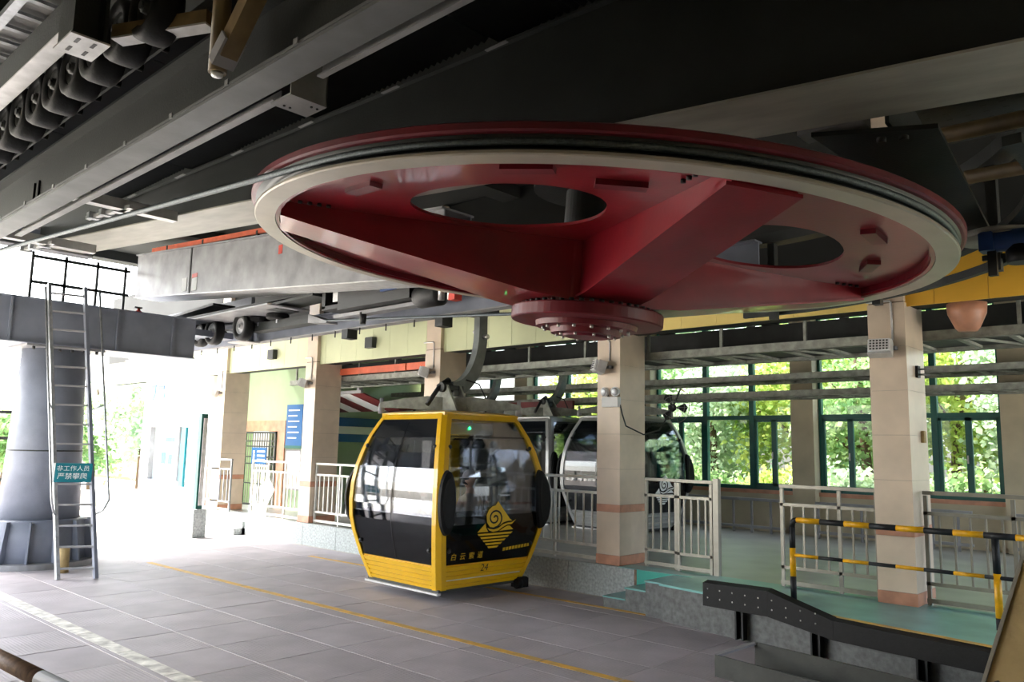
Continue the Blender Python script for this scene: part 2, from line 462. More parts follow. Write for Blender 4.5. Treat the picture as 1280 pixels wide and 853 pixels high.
# back wall with windows
WY = 6.9
wb = struct('wall_back', MB().box(-19, WY, 0, 6, WY+0.25, 0.80).box(-19, WY, 4.6, 6, WY+0.25, 6.2), M['wall_cream'], 'cream back wall below the window band')
part('sill_band', MB().box(-19, WY-0.03, 0.80, 6, WY+0.2, 0.88), M['tile_salmon'], wb)
for xc in (-16.05, -12.05, -8.05, -4.07, -0.2, 3.8):
    part('wall_pier', MB().box(xc-0.24, WY-0.22, 0.001, xc+0.24, WY+0.2, 6.19), M['wall_cream'], wb)
wn = 0
for xa, xb in ((-15.79, -12.31), (-11.79, -8.31), (-7.79, -4.32), (-3.82, -0.46), (0.06, 3.54)):
    wn += 1
    w = thing('window_%d' % wn, ((xa+xb)/2, WY+0.1, 0.88), 'green framed window band, bay %s' % ('beyond the yellow cabin', 'behind the parked silver cabins', 'between the two middle pillars with three lights', 'just left of the nearest pillar', 'to the right of the nearest pillar')[wn-1], None, None, 'structure')
    y0, y1 = WY+0.06, WY+0.14
    if wn < 3:
        xs = [xa, xa+(xb-xa)*0.34, xa+(xb-xa)*0.67, xb]
    elif wn == 3:
        xs = [xa, -6.48, -5.33, xb]
    elif wn == 4:
        xs = [xa, -2.55, -1.60, xb]
    else:
        xs = [xa, 1.2, 2.4, xb]
    for k, xx in enumerate(xs):
        part('mullion', MB().box(xx-0.055 if k else xx, y0-0.02, 0.88, xx+0.055 if k < 3 else xx, y1+0.02, 4.6), M['teal_frame'], w)
    for zz in (0.92, 2.45, 3.25, 4.56):
        part('transom', MB().box(xa, y0-0.01, zz-0.045, xb, y1+0.01, zz+0.045), M['teal_frame'], w)
    for k in range(3):
        p0, p1 = xs[k]+0.055, xs[k+1]-0.055
        for z0, z1 in ((0.965, 2.405), (2.495, 3.205), (3.295, 4.515)):
            if z0 < 1 and (k != 1 or wn == 5):
                xm = (p0+p1)/2
                for s0, s1 in ((p0, xm), (xm, p1)):
                    f = part('sash', MB().box(s0, y0+0.005, z0, s0+0.055, y1-0.005, z1).box(s1-0.055, y0+0.005, z0, s1, y1-0.005, z1).box(s0, y0+0.005, z0, s1, y1-0.005, z0+0.055).box(s0, y0+0.005, z1-0.055, s1, y1-0.005, z1), M['teal_frame'], w)
                    part('pane', MB().box(s0+0.055, y0+0.035, z0+0.055, s1-0.055, y0+0.041, z1-0.055), M['pane_clear'], f)
                part('latch', MB().box(xm-0.035, y0-0.03, 1.55, xm-0.015, y0+0.005, 1.70).box(xm-0.04, y0-0.045, 1.60, xm-0.01, y0-0.028, 1.63), M['light_steel'], w)
            else:
                part('pane', MB().box(p0, y0+0.035, z0, p1, y0+0.041, z1), M['pane_clear'], w)

# pillars along the platform edge
PILL = ((-16, 'tiled pillar at the far sunlit end of the platform'), (-12, 'tiled pillar between the two far white railings'),
        (-8, 'tiled pillar rising behind the yellow cabin hanger'), (-4, 'tiled pillar with the twin-head emergency lamp in front of the silver cabin'),
        (0, 'nearest tiled pillar, standing on the teal landing with a grid floodlight'))
CW, CD = 0.415, 0.66
def ring(x1, z0, z1, k):
    return MB().box(x1-CW-k, -k, z0, x1+k, CD+k, z1)
pillars = []
for X, lab in PILL:
    p = thing('pillar', (X-CW/2, CD/2, 0), lab, 'pillar', 'tiled pillars along the platform edge')
    pillars.append(p)
    part('pillar_core', MB().box(X-CW+0.012, 0.012, 0.0, X-0.012, CD-0.012, 6.19), M['joint_grey'], p)
    part('base_tile', ring(X, 0.006, 0.142, 0.006), M['tile_salmon'], p)
    part('tile_course', ring(X, 0.145, 0.757, 0), M['tile_cream'], p)
    part('band_tile', ring(X, 0.760, 0.868, 0.001), M['tile_salmon'], p)
    z = 0.871
    while z < 3.4:
        part('tile_course', ring(X, z, z+0.512, 0), M['tile_cream'], p); z += 0.515
    part('pillar_head', ring(X, z+0.012, 6.19, -0.01), M['tile_cream'], p)
# fascia beam between and beyond the pillars
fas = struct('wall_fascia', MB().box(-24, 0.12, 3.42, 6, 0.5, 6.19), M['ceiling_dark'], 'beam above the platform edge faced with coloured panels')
for k in range(54):
    xa = -23.9+0.55*k
    if xa+0.55 > 6: break
    m = M['fascia_green'] if xa < -4.2 else (M['fascia_pale'] if xa < -0.25 else M['fascia_orange'])
    part('fascia_panel', MB().box(xa+0.003, 0.085, 3.40, xa+0.547, 0.119, 4.06), m, fas)

# inner green wall with gate opening, left end
gw = struct('wall_inner', MB().box(-20, 1.5, 2.22, -14.3, 1.7, 6.1).box(-15.85, 1.5, 0.001, -14.3, 1.7, 2.22).box(-20, 1.5, 0.001, -17.5, 1.7, 2.22), M['wall_green'], 'pale green inner wall with a barred gate')
part('salmon_surround', MB().box(-17.52, 1.46, 1.98, -15.5, 1.5, 2.26).box(-15.85, 1.46, 0.002, -15.5, 1.5, 1.98), M['tile_salmon'], gw)
struct('wall_side', MB().box(-16.7, 1.71, 0.001, -16.5, 6.89, 6.1), M['wall_green'], 'pale green side wall at the far end of the parking hall')
g = thing('door_1', (-16.7, 1.45, 0), 'barred metal gate in the green wall', None, None, 'structure')
part('gate_frame', MB().box(-17.45, 1.43, 0.02, -17.40, 1.46, 1.97).box(-15.93, 1.43, 0.02, -15.88, 1.46, 1.97).box(-17.45, 1.43, 1.92, -15.88, 1.46, 1.97).box(-17.45, 1.43, 0.02, -15.88, 1.46, 0.07), M['dark_steel'], g)
for k in range(12):
    xx = -17.3+0.122*k
    part('gate_bar', MB().box(xx-0.012, 1.434, 0.07, xx+0.012, 1.456, 1.92), M['stainless'], g)
for zz in (1.72, 1.58, 1.30, 1.12, 0.6):
    part('cross_bar', MB().box(-17.4, 1.426, zz-0.015, -15.93, 1.436, zz+0.015), M['dark_steel'], g)
bsgn = solo('notice_sign', MB().box(-17.0, 1.40, 1.12, -16.25, 1.42, 1.55), M['sign_blue'], 'small blue notice sign hung on the barred gate', 'sign')
for k in range(3):
    part('text_line', MB().box(-16.70, 1.396, 1.42-0.11*k, -16.32, 1.399, 1.47-0.11*k), M['lettering_white'], bsgn)
part('figure_mark', MB().lathe([(0.001, 0), (0.05, 0.001), (0.05, 0.003), (0.001, 0.004)], 10, (-16.87, 1.399, 1.42), (0, -1, 0)).box(-16.91, 1.396, 1.22, -16.83, 1.399, 1.37), M['lettering_white'], bsgn)
nb = solo('notice_board', MB().box(-15.45, 1.455, 1.62, -14.72, 1.495, 2.66), M['sign_blue'], 'large blue notice board on the green wall', 'board')
part('board_strip', MB().box(-15.47, 1.45, 1.55, -14.70, 1.497, 1.62), M['teal_frame'], nb)
for k in range(6):
    part('text_line', MB().box(-15.36, 1.451, 2.50-0.14*k, -14.85-0.1*(k % 2), 1.454, 2.53-0.14*k), M['lettering_white'], nb)
wn_ = solo('paper_notice', MB().box(-15.40, 1.47, 0.55, -14.75, 1.497, 1.48), M['wall_white'], 'pale framed notice below the blue board', 'notice')
part('notice_border', MB().box(-15.44, 1.465, 0.51, -15.40, 1.498, 1.52).box(-14.75, 1.465, 0.51, -14.71, 1.498, 1.52).box(-15.40, 1.465, 1.48, -14.75, 1.498, 1.52).box(-15.40, 1.465, 0.51, -14.75, 1.498, 0.55), M['grey_steel'], wn_)

# bright shop front at the far left
wl = struct('wall_left', MB().box(-21.5, 0.33, 0, -20.9, 0.6, 3.6).box(-18.2, 0.33, 0, -17.3, 0.6, 3.6).box(-20.9, 0.33, 2.1, -18.2, 0.6, 3.6).box(-20.9, 0.33, 0, -18.2, 0.6, 0.55), M['wall_white'], 'white sunlit shop front at the far left')
wq = thing('window_6', (-19.55, 0.45, 0.55), 'shop window in the white facade at the far left', None, None, 'structure')
part('mullion', MB().box(-19.30, 0.40, 0.55, -19.22, 0.50, 2.1), M['grey_steel'], wq)
part('window_frame', MB().box(-20.98, 0.31, 0.50, -20.88, 0.45, 2.15).box(-18.22, 0.31, 0.50, -18.12, 0.45, 2.15).box(-20.88, 0.31, 2.07, -18.22, 0.45, 2.15).box(-20.88, 0.31, 0.50, -18.22, 0.45, 0.57), M['grey_steel'], wq)
part('pane', MB().box(-20.9, 0.44, 0.55, -19.30, 0.446, 2.1), M['pane_shop'], wq)
part('pane', MB().box(-19.22, 0.44, 0.55, -18.2, 0.446, 2.1), M['pane_shop'], wq)
pst = solo('window_poster', MB().box(-20.89, 0.47, 0.56, -18.21, 0.48, 2.09), M['wall_white'], 'white poster with blue shapes, enlarged to brighten the whole shop window', 'poster')  # white backing spread over the opening so the window does not look dark
part('poster_print', MB().box(-20.5, 0.462, 0.75, -19.5, 0.469, 1.0).box(-20.4, 0.462, 1.02, -20.1, 0.469, 1.35).box(-19.95, 0.462, 1.02, -19.7, 0.469, 1.3).box(-20.2, 0.462, 1.65, -19.6, 0.469, 1.78), M['sign_blue'], pst)
ts = solo('banner_sign', MB().box(-18.75, 0.25, 0.45, -18.50, 0.32, 2.05), M['sign_teal'], 'narrow teal upright sign on the white shop front', 'sign')
part('sign_bracket', MB().box(-18.66, 0.30, 0.5, -18.6, 0.33, 2.0), M['light_steel'], ts)
fl = thing('facade_crest', (-20.6, 0.30, 3.1), 'pale blue crest and lettering on the white facade', 'sign')
part('crest', MB().prism([(-21.1, 0.31, 3.3), (-20.75, 0.31, 3.3), (-20.78, 0.31, 3.0), (-20.92, 0.31, 2.85), (-21.07, 0.31, 3.0)], (0, 0.018, 0)), M['sign_blue'], fl)
part('letter_row', MB().box(-20.6, 0.31, 3.15, -20.2, 0.328, 3.27).box(-20.6, 0.31, 2.9, -20.15, 0.328, 3.05), M['sign_blue'], fl)
tp = thing('entry_post', (-14.68, -1.15, FZ), 'teal post on a grey stone plinth by the far steps', 'post')
part('plinth', MB().cbox(-14.83, -1.30, FZ, -14.53, -1.0, 0.17, 0.01), M['granite'], tp)
part('post_shaft', MB().box(-14.77, -1.22, 0.17, -14.62, -1.07, 2.3), M['teal_frame'], tp)
part('side_light', MB().box(-14.61, -1.18, 0.25, -14.58, -1.10, 2.2), M['light_steel'], tp)

dfr = thing('glass_screen', (-18, -5.7, FZ), 'dark framed glass screen beyond the support column at the left edge', 'screen')
for yy in (-5.9, -4.95, -3.98):
    part('screen_post', MB().box(-18.03, yy-0.03, FZ-0.005, -17.97, yy+0.03, 2.29), M['dark_steel'], dfr)
for zz in (0.73, 1.66, 2.25):
    part('screen_rail', MB().box(-18.025, -5.9, zz-0.035, -17.975, -3.98, zz+0.035), M['dark_steel'], dfr)
for ya, yb in ((-5.87, -4.98), (-4.92, -4.01)):
    part('screen_pane', MB().box(-18.003, ya, 0.766, -17.997, yb, 2.214), M['pane_clear'], dfr)
# =================================================================== OVERHEAD MACHINERY
# ---- bullwheel (tilted with the rope line)
WC = Vector((-1.238, -4.367, 3.261))
WN = Vector((0.0738, 0.0168, 1.0)).normalized()
WM = frame(WC, (1, 0, -0.0738), (0, 1, 0))
WM = frame(WC, (1, 0, -0.0738), WN.cross(Vector((1, 0, -0.0738)).normalized()))
bw = thing('bullwheel', WC, 'huge red bullwheel with a pale rim hanging over the turnaround', 'wheel')
def wpart(name, mb, m, parent=None, label=None):
    return part(name, mb.xf(WM), m, parent or bw, label)
wpart('rim_ring', MB().lathe([(2.645, 0.0), (2.79, 0.0), (2.80, 0.008), (2.80, 0.022), (2.79, 0.03), (2.645, 0.03)], 128, closed=True, smooth=False), M['rim_beige'], None, 'pale beige lower face of the rim')
rim = wpart('rim', MB().lathe([(2.60, 0.031), (2.70, 0.031), (2.72, 0.10), (2.82, 0.118), (2.835, 0.128), (2.835, 0.165), (2.82, 0.175), (2.60, 0.175)], 128, closed=True, smooth=False), M['deep_red'])
wpart('groove_liner', MB().lathe([(2.68, 0.032), (2.79, 0.032), (2.765, 0.045), (2.725, 0.06), (2.715, 0.078), (2.73, 0.098), (2.80, 0.112), (2.68, 0.112)], 128, closed=True), M['rope_groove'], rim, 'black rubber-lined rope groove')
wpart('inner_lip', MB().lathe([(2.615, 0.008), (2.643, 0.008), (2.643, 0.03), (2.615, 0.03)], 128, closed=True, smooth=False), M['wheel_red'])
def web_plate():
    mb = MB(); N = 64
    for q in range(4):
        th0 = radians(14+90*q)
        def P(a, b, h):
            r = 1.49+b*1.15; th = th0+a*radians(45)
            return (r*cos(th), r*sin(th), h)
        rings = []
        for k in range(N):
            t = 2*pi*k/N; c, s = cos(t), sin(t)
            ca = 0.60*abs(c)**0.8*(1 if c > 0 else -1); sb = 0.47*abs(s)**0.9*(1 if s > 0 else -1)
            m = max(abs(c), abs(s)); oa, ob = c/m, s/m
            rings.append([P(ca+(oa-ca)*f, sb+(ob-sb)*f, 0.085) for f in (0, 0.25, 0.5, 0.75, 1)])
        for dz in (0, 0.022):
            vs = [(p[0], p[1], p[2]+dz) for R in rings for p in R]
            fs = []
            for k in range(N):
                l = (k+1) % N
                for j in range(4):
                    fs.append((k*5+j, l*5+j, l*5+j+1, k*5+j+1))
            mb.add(vs, fs)
        vs = []
        for R in rings:
            p = R[0]; vs += [p, (p[0], p[1], p[2]+0.022)]
        mb.add(vs, [(2*k, 2*((k+1) % N), 2*((k+1) % N)+1, 2*k+1) for k in range(N)])
    return mb
wpart('web_plate', web_plate(), M['wheel_red'], None, 'red disc with four large bean-shaped openings')
def arm(a0, main):
    R = Matrix.Rotation(radians(a0), 4, 'Z')
    def sec(r, wd, hb, t=0.085):
        return [(r, -wd/2, hb), (r, wd/2, hb), (r, wd/2, t), (r, -wd/2, t)]
    secs = []
    if main:                    # the main beam runs through the hub with rounded ends
        for r, wd in ((-0.46, 0.44), (-0.44, 0.62), (-0.39, 0.76), (-0.30, 0.86), (-0.15, 0.90)): secs.append((r, wd, -0.385))
    for i in range(9):
        f = i/8
        r = 0.02+f*2.58
        hb = -0.385 if r < 0.50 else -0.385+(r-0.50)/(2.60-0.50)*0.375
        secs.append((r, (0.90-0.42*min(1, f*1.25)) if main else 0.50-0.08*f, hb if main else hb+0.012))
    ns = len(secs)
    mb = MB(); vs = []
    for r, wd, hb in secs: vs += sec(r, wd, hb)
    fs = []
    for i in range(ns-1):
        for k in range(4):
            l = (k+1) % 4
            fs.append((i*4+k, (i+1)*4+k, (i+1)*4+l, i*4+l))
    fs += [(3, 2, 1, 0), tuple(4*(ns-1)+k for k in range(4))]
    mb.add(vs, fs); mb.xf(R)
    a = wpart('arm', mb, M['wheel_red'])
    fl = MB(); vs = []
    for r, wd, hb in secs:
        vs += [(r, -wd/2-0.035, hb-0.022), (r, wd/2+0.035, hb-0.022), (r, wd/2+0.035, hb-0.001), (r, -wd/2-0.035, hb-0.001)]
    fs = []
    for i in range(ns-1):
        for k in range(4):
            l = (k+1) % 4
            fs.append((i*4+k, (i+1)*4+k, (i+1)*4+l, i*4+l))
    fs += [(3, 2, 1, 0), tuple(4*(ns-1)+k for k in range(4))]
    fl.add(vs, fs); fl.xf(R)
    wpart('arm_flange', fl, M['wheel_red'], a)
    for s in (-1, 1):
        for j in range(4):
            wpart('bolt', MB().lathe([(0.018, 0), (0.018, -0.02), (0.001, -0.02)], 6, R @ Vector((2.26+0.07*j, s*0.33, 0.084))), M['black_steel'], a)
for a0, mn in ((-121, True), (-31, False), (59, True), (149, False)): arm(a0, mn)
hub = wpart('hub', MB().lathe([(0.40, 0.12), (0.40, -0.39), (0.50, -0.40), (0.50, -0.425), (0.645, -0.428), (0.652, -0.44), (0.652, -0.525), (0.64, -0.535), (0.44, -0.538), (0.43, -0.58), (0.31, -0.583), (0.30, -0.63), (0.20, -0.632), (0.19, -0.65), (0.001, -0.652)], 64, smooth=False), M['deep_red'], None, 'stepped dark red hub under the wheel')
for k in range(44):
    a = 2*pi*k/44
    wpart('bolt', MB().lathe([(0.022, -0.395), (0.022, -0.425)], 6, (0.565*cos(a), 0.565*sin(a), 0)), M['black_steel'], hub)
for k in range(16):
    a = 2*pi*k/16
    wpart('bolt', MB().lathe([(0.015, -0.581), (0.015, -0.605)], 6, (0.37*cos(a), 0.37*sin(a), 0)), M['bright_bolt'], hub)
for k in range(10):
    a = 2*pi*k/10
    wpart('bolt', MB().lathe([(0.013, -0.631), (0.013, -0.655)], 6, (0.25*cos(a), 0.25*sin(a), 0)), M['bright_bolt'], hub)
for a, r in ((5, 2.3), (-62, 2.35), (-95, 2.3), (-48, 2.1), (30, 2.25), (112, 2.2)):
    wpart('balance_block', MB().box(-0.16, -0.05, 0.05, 0.16, 0.05, 0.086).xf(Matrix.Rotation(radians(a), 4, 'Z') @ Matrix.Translation((r, 0, 0)) @ Matrix.Rotation(pi/2, 4, 'Z')), M['deep_red'])
wpart('shaft', MB().lathe([(0.26, 0.10), (0.26, 0.62), (0.55, 0.62), (0.55, 0.72)], 40, smooth=False), M['dark_steel'])
# ---- haul rope
pts = [(-16+0.8*k, -2.77, 0.08) for k in range(21)]
pts += [(2.77*cos(radians(a)), 2.77*sin(radians(a)), 0.08) for a in range(-88, 90, 3)]
pts += [(-0.8*k, 2.77, 0.08) for k in range(21)]
solo('haul_rope', MB().tube([WM @ Vector(p) for p in pts], 0.023, 8), M['rope_wire'], 'grey steel haul rope running round the bullwheel', 'rope')

# ---- longitudinal rail beams (level)
def ibeam(root, x0, x1, yc, z0, z1, fw, m_web, m_fl, tf=0.02):
    part('web', MB().box(x0, yc-0.012, z0+tf, x1, yc+0.012, z1-tf), m_web, root)
    part('bottom_flange', MB().box(x0, yc-fw/2, z0, x1, yc+fw/2, z0+tf), m_fl, root)
    part('top_flange', MB().box(x0, yc-fw/2, z1-tf, x1, yc+fw/2, z1), m_web, root)
nb_ = thing('rail_beam', (-5, -7.54, 3.75), 'long dark I-beam, lit underside painted paler, crossing the upper left', 'beam')
ibeam(nb_, -11.9, 4, -7.54, 3.75, 4.21, 0.20, M['beam_dark'], M['lit_flange_grey'])
part('near_lip', MB().box(-11.9, -7.645, 3.772, 4, -7.635, 3.79), M['lit_flange_grey'], nb_)
for k in range(9):
    part('clip', MB().box(-6.0+0.75*k, -7.653, 3.775, -5.96+0.75*k, -7.645, 3.81), M['grey_steel'], nb_)
part('angle_strip', MB().box(-6.4, -7.40, 3.74, -1.38, -7.34, 3.752).box(-6.4, -7.345, 3.752, -1.38, -7.338, 3.82), M['grey_steel'], nb_)
part('angle_strip', MB().box(-0.9, -7.40, 3.74, 3, -7.36, 3.752).box(-0.9, -7.365, 3.752, 3, -7.358, 3.82), M['grey_steel'], nb_)
br = part('hanger_bracket', MB().box(-1.34, -7.43, 3.69, -1.12, -7.18, 3.702).box(-1.13, -7.43, 3.702, -1.12, -7.18, 3.93).box(-1.34, -7.19, 3.702, -1.12, -7.18, 3.93), M['grey_steel'], nb_)
for dx, dy in ((0.05, 0.06), (0.05, 0.10), (0.16, 0.18), (0.16, 0.22)):
    part('bolt', MB().lathe([(0.008, 3.69), (0.008, 3.683)], 6, (-1.34+dx, -7.43+dy, 0)), M['black_steel'], br)
for k in range(2):
    part('slot_plate', MB().box(-5.35+0.13*k, -7.57, 3.86, -5.30+0.13*k, -7.553, 4.02), M['black_steel'], nb_)
fb = thing('rail_beam', (-10, -1.2, 3.75), 'long dark I-beam over the platform side of the turnaround', 'beam')
part('deep_plate', MB().box(-18.5, -1.30, 3.772, -12.6, -1.22, 4.75), M['blue_grey_steel'], fb)
ibeam(fb, -19, -1.2, -1.2, 3.75, 4.12, 0.20, M['blue_grey_steel'], M['grey_steel'])
for k in range(12):
    part('hanging_bolt', MB().lathe([(0.012, 3.75), (0.012, 3.63)], 6, (-15.5+0.75*k, -1.28, 0)), M['black_steel'], fb)
for xx in (-9.15, -6.6):
    part('clamp', MB().box(xx-0.09, -1.32, 3.58, xx+0.09, -1.10, 3.749), M['black_steel'], fb)
# curved end rails round the wheel
def arc_bar(R, z, wd, h, a0, a1, n=28):
    mb = MB(); vs = []
    for k in range(n+1):
        a = radians(a0+(a1-a0)*k/n)
        for rr, zz in ((R-wd/2, z), (R+wd/2, z), (R+wd/2, z+h), (R-wd/2, z+h)):
            vs.append((WC.x+rr*cos(a), WC.y+rr*sin(a), zz))
    fs = [(3, 2, 1, 0), (4*n, 4*n+1, 4*n+2, 4*n+3)]
    for k in range(n):
        for i in range(4):
            j = (i+1) % 4
            fs.append((4*k+i, 4*k+4+i, 4*k+4+j, 4*k+j))
    return mb.add(vs, fs)
cr = thing('guide_rail', (WC.x, WC.y+3.4, 3.28), 'dark curved guide rail sweeping round behind the bullwheel', 'rail')
part('lower_rail', arc_bar(3.46, 3.27, 0.06, 0.07, 95, -6), M['dark_steel'], cr)
part('upper_rail', arc_bar(3.25, 3.42, 0.10, 0.06, 95, -6), M['dark_steel'], cr)
for a in (88, 66, 38, 12):
    ar = radians(a); cx, cy = WC.x+3.36*cos(ar), WC.y+3.36*sin(ar)
    part('rail_bracket', MB().box(cx-0.04, cy-0.05, 3.20, cx+0.04, cy+0.05, 4.1).box(cx-0.1, cy-0.02, 3.30, cx+0.1, cy+0.02, 3.34), M['dark_steel'], cr)
part('support_ring', arc_bar(3.36, 4.1, 0.2, 0.12, 95, -6), M['dark_steel'], cr)

# ---- tilted girders carrying the wheel
def tilt_girder(root, x0, x1, yn, yf, zb, ht, m_side, m_fl, wid=0.05):
    """yn, yf, zb functions of x"""
    def q(fn_y0, fn_y1, za, zc, name, m):
        vs = []
        for x in (x0, x1):
            vs += [(x, fn_y0(x), zb(x)+za), (x, fn_y1(x), zb(x)+za), (x, fn_y1(x), zb(x)+zc), (x, fn_y0(x), zb(x)+zc)]
        return part(name, MB().add(vs, [(3, 2, 1, 0), (4, 5, 6, 7), (0, 1, 5, 4), (1, 2, 6, 5), (2, 3, 7, 6), (3, 0, 4, 7)]), m, root)
    q(yn, yf, 0, 0.016, 'bottom_flange', m_fl)
    q(lambda x: yn(x)+wid, lambda x: yn(x)+wid+0.02, 0.016, ht, 'side_plate', m_side)
    q(lambda x: yf(x)-wid-0.02, lambda x: yf(x)-wid, 0.016, ht, 'side_plate', m_side)
    q(yn, yf, ht, ht+0.03, 'top_flange', m_side)
g1 = thing('wheel_girder', (-4, -5.5, 4.06), 'great dark box girder passing over the near side of the bullwheel', 'girder')
tilt_girder(g1, -10.3, 4.6, lambda x: -5.60-0.042*(2-x), lambda x: -4.95-0.040*(2-x), lambda x: 3.62+0.0738*(2-x), 1.15, M['beam_dark'], M['pale_flange'])
g2 = thing('wheel_girder', (-11, -2.4, 4.4), 'grey panelled box girder behind the left edge of the bullwheel', 'girder')
tilt_girder(g2, -15.6, -5.2, lambda x: -2.58, lambda x: -1.95, lambda x: 4.23+0.086*(-8.1-x), 0.98, M['grey_steel'], M['light_steel'])
def g2z(x): return 4.23+0.086*(-8.1-x)
part('panel_seam', MB().box(-12.93, -2.545, g2z(-12.9)+0.03, -12.88, -2.531, g2z(-12.9)+0.98), M['dark_steel'], g2)
part('sticker', MB().box(-13.25, -2.538, g2z(-13.1)+0.08, -13.03, -2.5305, g2z(-13.1)+0.36), M['wall_white'], g2)
part('sticker', MB().box(-12.8, -2.538, g2z(-12.7)+0.08, -12.58, -2.5305, g2z(-12.7)+0.34), M['wall_white'], g2)
part('sticker_mark', MB().box(-12.8, -2.538, g2z(-12.7)+0.35, -12.58, -2.5305, g2z(-12.7)+0.43), M['red_paint'], g2)
part('red_mark', MB().box(-9.52, -2.538, g2z(-9.5)+0.62, -9.40, -2.5305, g2z(-9.5)+0.78), M['red_paint'], g2)
hr = thing('walkway_rail', (-12, -2.2, 5.4), 'orange red handrail along the top of the grey girder', 'railing')
vs = []
part('hand_rail', MB().bar((-15.4, -2.3, g2z(-15.4)+1.14), (-7.6, -2.3, g2z(-7.6)+1.22), 0.04, 0.10), M['orange_rail'], hr)
for xx in (-14.6, -12.9, -10.7, -8.8):
    part('rail_post', MB().box(xx-0.03, -2.33, g2z(xx)+1.00, xx+0.03, -2.27, g2z(xx)+1.2), M['dark_steel'], hr)

# corrugated cover sheets between the near beam and the girder
cs = thing('cover_sheet', (-2.5, -6.6, 4.7), 'dark ribbed metal sheeting above the near beam', 'sheeting')
for q in range(5):
    mb = MB(); x0 = -8.0+2.3*q; n = 32; vs = []
    for k in range(n*2+1):
        xx = x0+2.28*k/(n*2)
        zz = 4.72+(0.016 if k % 2 else -0.016)
        vs += [(xx, -7.44, zz), (xx, -5.55-0.042*(2-x0), zz), (xx, -5.55-0.042*(2-x0), zz+0.008), (xx, -7.44, zz+0.008)]
    fs = []
    for k in range(n*2):
        fs += [(4*k, 4*k+1, 4*k+5, 4*k+4), (4*k+3, 4*k+7, 4*k+6, 4*k+2)]
    part('sheet_panel', mb.add(vs, fs), M['sheet_dark'], cs)
part('edge_angle', MB().prism([(-8, -6.0, 4.66), (3, -5.53, 4.66), (3, -5.58, 4.66), (-8, -6.05, 4.66)], (0, 0, 0.02)), M['dark_steel'], cs)
for k in range(9):
    xx = -7.2+1.2*k
    part('edge_clip', MB().box(xx, -6.0+0.043*(xx+8)-0.06, 4.652, xx+0.22, -6.0+0.043*(xx+8)-0.03, 4.66), M['grey_steel'], cs)
# cross members between beam and girder
for xx, lab in ((-5.88, 'pale cross bar between beam and girder, nearer to the wheel'), (-8.27, 'pale cross bar between beam and girder, farther left')):
    cb = thing('cross_bar', (xx, -6.6, 4.12), lab, 'bar')
    part('channel', MB().box(xx-0.06, -7.42, 4.11, xx+0.06, -5.98, 4.125).box(xx-0.06, -7.42, 4.125, xx-0.05, -5.98, 4.22).box(xx+0.05, -7.42, 4.125, xx+0.06, -5.98, 4.22), M['light_steel'], cb)
    part('tie_strap', MB().bar((xx-0.7, -6.66, 4.13), (xx+0.15, -6.52, 4.13), 0.05, 0.04), M['light_steel'], cb)
    for k in range(3):
        part('cable_clamp', MB().box(xx-0.62+0.24*k, -6.70+0.04*k, 4.10, xx-0.54+0.24*k, -6.56+0.04*k, 4.17), M['galvanised'], cb)

# ---- row of drive tyres above the near beam
def tyre(root, x, y, z, r, wd, m_hub):
    h = wd/2; o = (x, y, z); ax = (0, 1, 0)
    prof = [(r*0.58, -h*0.8), (r*0.80, -h), (r*0.93, -h*0.92), (r*0.99, -h*0.6), (r, -h*0.25), (r, h*0.25), (r*0.99, h*0.6), (r*0.93, h*0.92), (r*0.80, h), (r*0.58, h*0.8)]
    t = part('tyre', MB().lathe(prof, 32, o, ax, closed=True), M['rubber'], root)
    part('hub_disc', MB().lathe([(r*0.58, h*0.5), (r*0.58, -h*0.55), (r*0.56, -h*0.7), (r*0.50, -h*0.5), (r*0.22, -h*0.4), (r*0.20, -h*0.85), (0.001, -h*0.85)], 24, o, ax), m_hub, t)
    part('axle', MB().lathe([(r*0.13, -h), (r*0.13, h+0.16)], 12, o, ax), M['black_steel'], t)
tc_ = thing('tyre_conveyor', (-3.6, -7.85, 4.05), 'row of black drive tyres above the long beam in the upper left', 'conveyor')
part('axle_plate', MB().box(-5.9, -7.76, 4.215, -1.5, -7.74, 4.32), M['dark_steel'], tc_)
for xx in (-5.85, -5.45, -5.05, -4.65, -4.25, -3.84, -3.46, -3.08, -2.69, -2.28, -1.86):
    tyre(tc_, xx, -7.94, 4.265, 0.205, 0.20, M['dark_steel'])
# cable tray, channel and hangers in the top left corner
tr = thing('cable_tray', (-4.3, -8.22, 4.6), 'galvanised cable tray with rungs in the upper left corner', 'tray')
for yy in (-8.385, -8.10):
    part('side_rail', MB().box(-7, yy-0.012, 4.58, -2.3, yy+0.012, 4.66).box(-7, yy-0.03, 4.575, -2.3, yy+0.03, 4.583), M['galvanised'], tr)
for k in range(17):
    part('rung', MB().box(-6.8+0.27*k, -8.373, 4.60, -6.75+0.27*k, -8.112, 4.625), M['galvanised'], tr)
part('tray_bed', MB().box(-7, -8.37, 4.645, -2.3, -8.115, 4.65), M['grey_steel'], tr)
cbm = thing('channel_beam', (-4.6, -8.1, 4.3), 'steel channel with its lit bottom painted pale, just below the cable tray', 'beam')
part('web', MB().box(-7, -8.225, 4.312, -2.35, -8.213, 4.52), M['dark_steel'], cbm)
part('flange', MB().box(-7, -8.225, 4.30, -2.35, -8.10, 4.312), M['light_steel'], cbm)  # lit underside painted as a lighter steel than the web
po = thing('frame_post', (-2.14, -8.25, 4.0), 'dark steel post with a slotted pale foot plate, top left', 'post')
part('post_web', MB().box(-2.16, -8.33, 4.012, -2.12, -8.17, 6.19).box(-2.27, -8.345, 4.012, -2.01, -8.325, 6.19).box(-2.27, -8.175, 4.012, -2.01, -8.155, 6.19), M['dark_steel'], po)
fp = part('foot_plate', MB().box(-2.29, -8.36, 4.0, -1.99, -8.14, 4.012), M['light_steel'], po)
